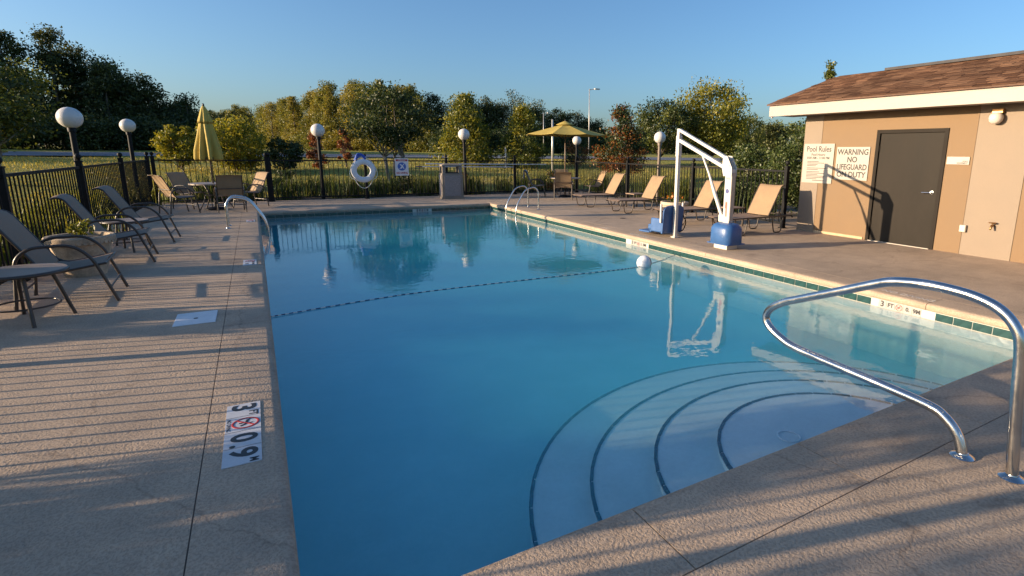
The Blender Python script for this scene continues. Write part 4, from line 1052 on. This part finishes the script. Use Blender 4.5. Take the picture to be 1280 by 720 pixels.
def tree(name, label, loc, H, RX, mat, seed, clumps=46, per=70, leaf=.13, crown0=.3, shape='round', stems=1, bark=M_bark, group=None, cat_='tree', sigk=.165, mix=None, r0=None, thin=1.0):
    rng = np.random.default_rng(seed); e = empty(name, loc, rng.uniform(0, 6), label=label, category=cat_)
    if group: e['group'] = group
    c = []
    zc0, zc1 = H * crown0, H
    while len(c) < clumps:
        d = rng.normal(size=3); d /= np.linalg.norm(d); rad = rng.uniform(.25, 1) ** .45
        if shape == 'round':
            p = d * rad; z = (zc0 + zc1) / 2 + p[2] * (zc1 - zc0) / 2 * .93; q = p[:2] * RX * .9
            if p[2] < -.5: q *= .8
        else:
            t = rng.uniform(0, 1) ** 1.25; z = zc0 + t * (zc1 - zc0) * .97; w_t = (1 - t) ** .75 * (.62 + .38 * min(1, t * 6)); ang = rng.uniform(0, 2 * math.pi)
            q = np.array([math.cos(ang), math.sin(ang)]) * RX * w_t * rng.uniform(.35, 1) ** .5
        c.append((q[0] * (1 + .15 * rng.normal()), q[1] * (1 + .15 * rng.normal()), z))
    c = np.array(c)
    per = int(per * 2.1); leaf *= .68
    sg_ = sigk * RX * rng.uniform(.6, 1.35, len(c)); pts = clump_points(rng, c, per, sg_)
    V, F = leaf_cards(rng, pts, leaf)
    mats = [mat] if mix is None else [mat, mix]
    mi = None
    if mix is not None: mi = (np.repeat(rng.uniform(size=len(c)), per) * .6 + rng.uniform(size=len(pts)) * .25 + .3 * (pts[:, 2] - zc0) / (zc1 - zc0) > .55).astype(int)
    np_obj('crown', np_mesh('crown', V, F, mats, mi), e)
    tips = c[rng.permutation(len(c))[:min(len(c), 16)]]
    tb = trunk_limbs(rng, tips, (0, 0, 0), H * max(.12, crown0 * .8), r0 or H * .016, stems, RX * .22, bark); tb.build('trunk', bark, e, smooth=True)
    return e
def gz(x, y):
    dx = max(T0[0] - x, 0, x - T1[0]); dy = max(T0[1] - y, 0, y - T1[1]); return terr_z(math.hypot(dx, dy))
def T(name, label, x, y, top, *a, **k): 
    z = gz(x, y); return tree(name, label, (x, y, z - .05), top - z, *a, **k)
T('crape_myrtle', 'dark multi-stem tree behind the life ring, reflected in the pool', 5.5, 26.2, 4.35, 2.0, L_dark, 21, 56, 95, .09, .42, stems=5, bark=M_barkl, sigk=.14)
T('maple_tree', 'bright yellow green tree behind the trash bin lamp', 13.6, 40, 5.75, 2.3, L_ygreen, 22, 70, 90, .13, .12, 'cone', bark=M_barkl, mix=L_green)
T('maple_tree', 'yellow green tree left of the open umbrella', 17.4, 38, 4.95, 1.9, L_green, 23, 64, 85, .12, .10, 'cone', bark=M_barkl, mix=L_ygreen)
T('autumn_tree', 'small tree with red and orange autumn leaves right of the open umbrella', 17.9, 26, 4.4, 1.6, L_red, 24, 60, 75, .10, .18, 'cone', mix=L_dark)
T('broad_tree', 'tall green tree behind the pool lift arm', 31.5, 33, 7.1, 3.1, L_green, 25, 85, 95, .14, .16, mix=L_ygreen)
T('broad_tree', 'rounded green tree left of the pool lift mast', 27.0, 34, 5.9, 2.3, L_green, 26, 60, 85, .13, .2, mix=L_dark)
T('thin_tree', 'slender pale tree between the pool lift and the pool house', 39.5, 37, 5.6, 1.7, L_green, 27, 46, 50, .12, .2)
T('holly_shrub', 'dense glossy evergreen shrub beside the pool house corner', 13.2, 10.1, 2.75, 1.15, L_holly, 28, 110, 80, .055, .02, cat_='shrub', sigk=.17)
T('holly_shrub', 'lower glossy evergreen shrub just left of the one at the pool house corner', 12.9, 11.8, 2.1, .8, L_holly, 29, 60, 70, .055, .02, cat_='shrub', sigk=.17)
T('poplar_tree', 'treetop showing above the pool house roof', 22.0, 16.0, 5.75, .55, L_green, 30, 34, 40, .08, .3, 'cone')
T('yellow_shrub', 'yellow green bush behind and right of the closed umbrella', -.9, 37, 3.4, 1.9, L_ygreen, 31, 55, 80, .11, .02, cat_='shrub')
T('yellow_shrub', 'yellow green bush behind and left of the closed umbrella', -3.3, 36, 2.9, 1.1, L_ygreen, 32, 34, 70, .11, .02, cat_='shrub')
T('dark_shrub', 'dark purple leaved shrub right of the closed umbrella', 1.5, 36, 2.5, 1.0, L_dark, 33, 34, 60, .10, .02, cat_='shrub')
T('rust_shrub', 'rust brown young tree left of the life ring', 5.1, 39, 3.1, .55, L_rust, 34, 20, 60, .09, .1, 'cone', cat_='shrub')
T('rust_shrub', 'second rust brown young tree, close to the globe lamp', 3.4, 38, 2.9, .7, L_rust, 35, 22, 55, .09, .1, 'cone', cat_='shrub')
T('rust_shrub', 'low rusty shrub below the open umbrella', 22.0, 38, 2.6, 1.6, L_rust, 36, 30, 45, .09, .02, cat_='shrub', mix=L_dark)
T('left_tree', 'green tree with pale crossing stems at the far left edge', -8.6, 29.5, 5.0, 2.6, L_dark, 37, 70, 95, .11, .34, stems=5, bark=M_barkl, mix=L_green)
# trees that stand left of the camera, outside the fence; they throw the broad shadows on the deck
for i, (x, y, h, r_, lab) in enumerate([(-6.1, 7.9, 1.9, .5, 'low tree outside the left fence level with the skimmer lid'), (-6.0, 4.5, 2.4, .75, 'low tree outside the left fence level with the depth marker'),
                                        (-8.4, 3.35, 3.8, .85, 'taller tree outside the left fence, closest to the viewer')]):
    T('fence_tree', lab, x, y, h, r_, L_green, 60 + i, 40, 75, .07, .12, cat_='tree', group='low trees outside the left fence', mix=L_dark)

def woods(name, label, rng, spots, mat, leaf, per, barkm=M_bark, mix=None, trunks=True, thin=.5):
    Vs = []; Fs = []; Ms = []; off = 0; tb = MB()
    for (x, y, z, H, RX, kind) in spots:
        n = 30; c = []
        for k in range(n):
            if kind == 'pine':
                t = rng.uniform(.06, 1) ** .8; ang = rng.uniform(0, 6.28); wv = (1.02 - t) ** .55 * min(1, .45 + t); q = RX * wv * rng.uniform(.3, 1) ** .5
                c.append((x + q * math.cos(ang), y + q * math.sin(ang), z + H * t))
            else:
                d = rng.normal(size=3); d /= np.linalg.norm(d); rad = rng.uniform(.3, 1) ** .4; c.append((x + d[0] * rad * RX, y + d[1] * rad * RX, z + H * (.5 + .5 * d[2] * rad)))
        c = np.array(c); pts = clump_points(rng, c, per, RX * .24 * rng.uniform(.6, 1.4, n)); V, F = leaf_cards(rng, pts, leaf)
        Vs.append(V); Fs.append(F + off); off += len(V)
        mi = np.zeros(len(F), int)
        if mix is not None: mi[:] = int(rng.uniform() > .5)
        Ms.append(mi)
        if trunks: tb.tube([(x, y, z - .3), (x + rng.normal() * .15, y, z + H * .45), (x, y, z + H * .93)], [H * .014, H * .011, .03], 6)
    V = np.concatenate(Vs); F = np.concatenate(Fs); Mi = np.concatenate(Ms)
    tv = np.array(tb.v); tf = np.array([f for f in tb.f if len(f) == 4])
    if trunks:
        V = np.concatenate([V, tv]); F = np.concatenate([F, tf + off]); Mi = np.concatenate([Mi, np.full(len(tf), 1 if mix is None else 2)])
    o = np_obj(name, np_mesh(name, V, F, ([mat, barkm] if mix is None else [mat, mix, barkm]), Mi)); tag(o, label, 'woods', kind='stuff'); return o
wr_ = np.random.default_rng(77)
def spots_along(pts, n, rx, kind, jit, dz=0):
    out = []; S = [Vector(p) for p in pts]
    for i in range(n):
        t = (i + wr_.uniform(-.3, .3)) / max(1, n - 1) * (len(S) - 1); t = min(max(t, 0), len(S) - 1.001); k = int(t); p = S[k] + (S[k + 1] - S[k]) * (t - k)
        x, y = p.x + wr_.normal() * jit * .5, p.y + wr_.uniform(-.3, 1) * jit
        z = gz(x, y); out.append((x, y, z, (p.z - z) * wr_.uniform(.86, 1.04), rx * wr_.uniform(.8, 1.25), kind))
    return out
# (x, y, treetop height) along each edge of the woods
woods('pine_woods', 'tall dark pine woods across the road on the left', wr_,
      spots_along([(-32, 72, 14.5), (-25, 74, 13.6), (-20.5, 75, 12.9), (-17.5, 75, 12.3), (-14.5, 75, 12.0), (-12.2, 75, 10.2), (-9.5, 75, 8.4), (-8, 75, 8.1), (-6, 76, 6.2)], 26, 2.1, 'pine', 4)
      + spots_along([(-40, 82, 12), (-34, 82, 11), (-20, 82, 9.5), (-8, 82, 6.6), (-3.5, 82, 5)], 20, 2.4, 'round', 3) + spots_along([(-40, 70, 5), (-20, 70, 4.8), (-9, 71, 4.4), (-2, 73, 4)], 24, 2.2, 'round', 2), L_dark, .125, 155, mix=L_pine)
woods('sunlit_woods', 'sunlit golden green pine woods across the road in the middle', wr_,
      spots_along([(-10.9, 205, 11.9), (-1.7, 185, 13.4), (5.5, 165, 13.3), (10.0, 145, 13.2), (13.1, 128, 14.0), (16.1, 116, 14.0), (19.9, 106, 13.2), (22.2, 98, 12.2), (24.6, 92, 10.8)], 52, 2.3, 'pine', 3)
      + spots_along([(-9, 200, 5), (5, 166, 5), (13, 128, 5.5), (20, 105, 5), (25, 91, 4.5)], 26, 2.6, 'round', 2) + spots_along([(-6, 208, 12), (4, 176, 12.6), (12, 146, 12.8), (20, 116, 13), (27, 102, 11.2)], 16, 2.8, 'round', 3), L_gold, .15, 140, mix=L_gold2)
woods('shaded_woods', 'dark green woods behind the yellow green trees on the right', wr_,
      spots_along([(26, 95, 12), (33, 93, 11.6), (38, 92, 11.8), (45, 95, 11.6), (52, 98, 11.8), (57, 99, 9.8), (63, 101, 7.4), (70, 102, 5.8)], 30, 2.6, 'round', 5)
      + spots_along([(24, 88, 5), (40, 86, 5), (52, 92, 5.5), (68, 98, 4.5)], 26, 2.4, 'round', 3) + spots_along([(-15, 130, 9.2), (-10, 130, 8.6), (-6, 128, 8.3), (-1, 126, 8.6)], 14, 2.4, 'round', 3), L_pine, .145, 130, mix=L_dark)
woods('distant_woods', 'low distant tree line behind the pool lift', wr_,
      spots_along([(70, 92, 6.5), (80, 85, 6), (85, 75, 7.5), (80, 60, 7.2), (74, 46, 6.5), (70, 30, 7.5), (60, 16, 8)], 34, 2.8, 'round', 5), L_pine, .20, 90, mix=L_green)
woods('side_woods', 'dark woods edge continuing beyond the left of the view', wr_, spots_along([(-36, 70, 12), (-46, 56, 10), (-54, 44, 8)], 14, 2.6, 'round', 4), L_dark, .2, 80, mix=L_pine)

def blades(name, label, rng, base_pts, h, wd, mat, lean=.35):
    n = len(base_pts); B = np.array(base_pts); a = rng.uniform(0, 2 * np.pi, n); hh = h * rng.uniform(.55, 1.2, n)
    dx = np.stack([np.cos(a), np.sin(a), np.zeros(n)], 1); tang = np.stack([-np.sin(a), np.cos(a), np.zeros(n)], 1)
    ln2 = lean * rng.uniform(.2, 1.3, n)[:, None] * hh[:, None]; w2 = wd * rng.uniform(.7, 1.3, n)[:, None]
    up = np.array([0, 0, 1.0])[None] * hh[:, None]
    p0 = B - tang * w2; p1 = B + tang * w2; m0 = B + up * .6 + dx * ln2 * .35; t = B + up * .95 + dx * ln2
    V = np.stack([p0, p1, m0 + tang * w2 * .8, m0 - tang * w2 * .8, t + tang * w2 * .15, t - tang * w2 * .15], 1).reshape(-1, 3)
    i = np.arange(n)[:, None] * 6; F = np.concatenate([i + np.array([[0, 1, 2, 3]]), i + np.array([[3, 2, 4, 5]])])
    o = np_obj(name, np_mesh(name, V, F, [mat])); tag(o, label, 'grass', kind='stuff'); return o
gr_ = np.random.default_rng(5)
def tufts(line, n, per, sig, jit):
    A = np.array(line[0]); B = np.array(line[1]); out = []
    for k in range(n):
        t = (k + gr_.uniform(-.35, .35)) / n; c = A + (B - A) * t + gr_.normal(size=2) * jit
        q = c + gr_.normal(size=(per, 2)) * sig
        out += [(x, y, gz(x, y)) for x, y in q]
    return out
blades('ornamental_grass', 'dark green clumps of ornamental grass outside the far fence', gr_, tufts(((-2, 21.6), (12.5, 21.6)), 24, 130, .2, .25), .85, .010, L_grass, .45)
blades('ornamental_grass', 'tall sunlit grass growing outside the left fence', gr_, tufts(((-3.6, 9), (-3.6, 20.5)), 36, 110, .24, .35), .62, .010, L_lime, .4)
blades('ornamental_grass', 'clumps of strappy leaves outside the fence behind the chaise longues', gr_, tufts(((12.6, 20), (11.6, 10.5)), 17, 120, .2, .3), .8, .011, L_grass, .45)
blades('lily_leaves', 'bright strappy lily leaves behind the low brown table', gr_, tufts(((11.9, 15.2), (11.3, 12.6)), 5, 90, .15, .1), .95, .013, L_lime, .35)
mp = []
while len(mp) < 26000:
    x, y = gr_.uniform(-16, 26), gr_.uniform(22, 47); d = math.hypot(max(T0[0] - x, 0, x - T1[0]), max(0, y - T1[1]))
    if 1.6 < d < 28.5: mp.append((x, y, terr_z(d) - .02))
blades('meadow_grass', 'rough sunlit meadow grass between the far fence and the road', gr_, mp, .13, .018, L_meadow, .7)
T('low_bush', 'dark low bush outside the far fence beside the closed umbrella', .9, 22.6, .95, .55, L_dark, 41, 26, 60, .05, .02, cat_='shrub', group='low dark bushes outside the far fence')
T('low_bush', 'dark low bush outside the far fence below the no diving sign', 4.9, 22.3, .8, .55, L_dark, 42, 26, 60, .05, .02, cat_='shrub', group='low dark bushes outside the far fence')
T('low_bush', 'reddish low bush outside the far fence just right of the trash bin', 7.4, 22.4, .95, .35, L_rust, 43, 18, 50, .05, .02, cat_='shrub', group='low dark bushes outside the far fence')
T('low_bush', 'brown leaved low bush behind the table of the open umbrella', 11.6, 22.3, .9, .6, L_red, 44, 26, 60, .05, .02, cat_='shrub', group='low dark bushes outside the far fence', mix=L_dark)

# ------------------------------------------------------------------ far poles
def far_pole(nm, x, y, top, r_, label, head=None):
    z = gz(x, y); e = empty(nm, (x, y, z - .05), 0, label=label, category='pole')
    m = MB(); m.tube([(0, 0, 0), (0, 0, top - z)], [r_, r_ * .8], 10); m.build('pole', M_grey, e, smooth=True)
    m = MB(); m.lathe([(r_ * 1.8, 0), (r_ * 1.8, .05), (r_, .07), (r_, .1)], 10); m.build('foot', M_grey, e)
    if head == 'arm':
        m = MB(); m.tube([(0, 0, top - z - .1), (.5, -.2, top - z)], .04, 6); m.box((.75, -.3, top - z), (.6, .3, .12)); m.build('lamp_head', M_grey, e)
    if head == 'cap':
        m = MB(); m.lathe([(r_ * .8, top - z), (r_ * .9, top - z + .02), (r_ * .5, top - z + .06), (0, top - z + .065)], 10); m.build('cap', M_grey, e)
far_pole('steel_pole', 18.2, 35.0, 3.9, .085, 'plain pale steel pole rising beside the open umbrella', 'cap')
far_pole('street_light', 31.5, 52.0, 8.4, .055, 'tall thin street light standing above the tree line', 'arm')
far_pole('street_light', 36.0, 72.0, 7.2, .06, 'far street light peeking over the open umbrella', 'arm')
far_pole('marker_post', 15.9, 38.0, 1.98, .09, 'short pale post in the meadow left of the open umbrella', 'cap')
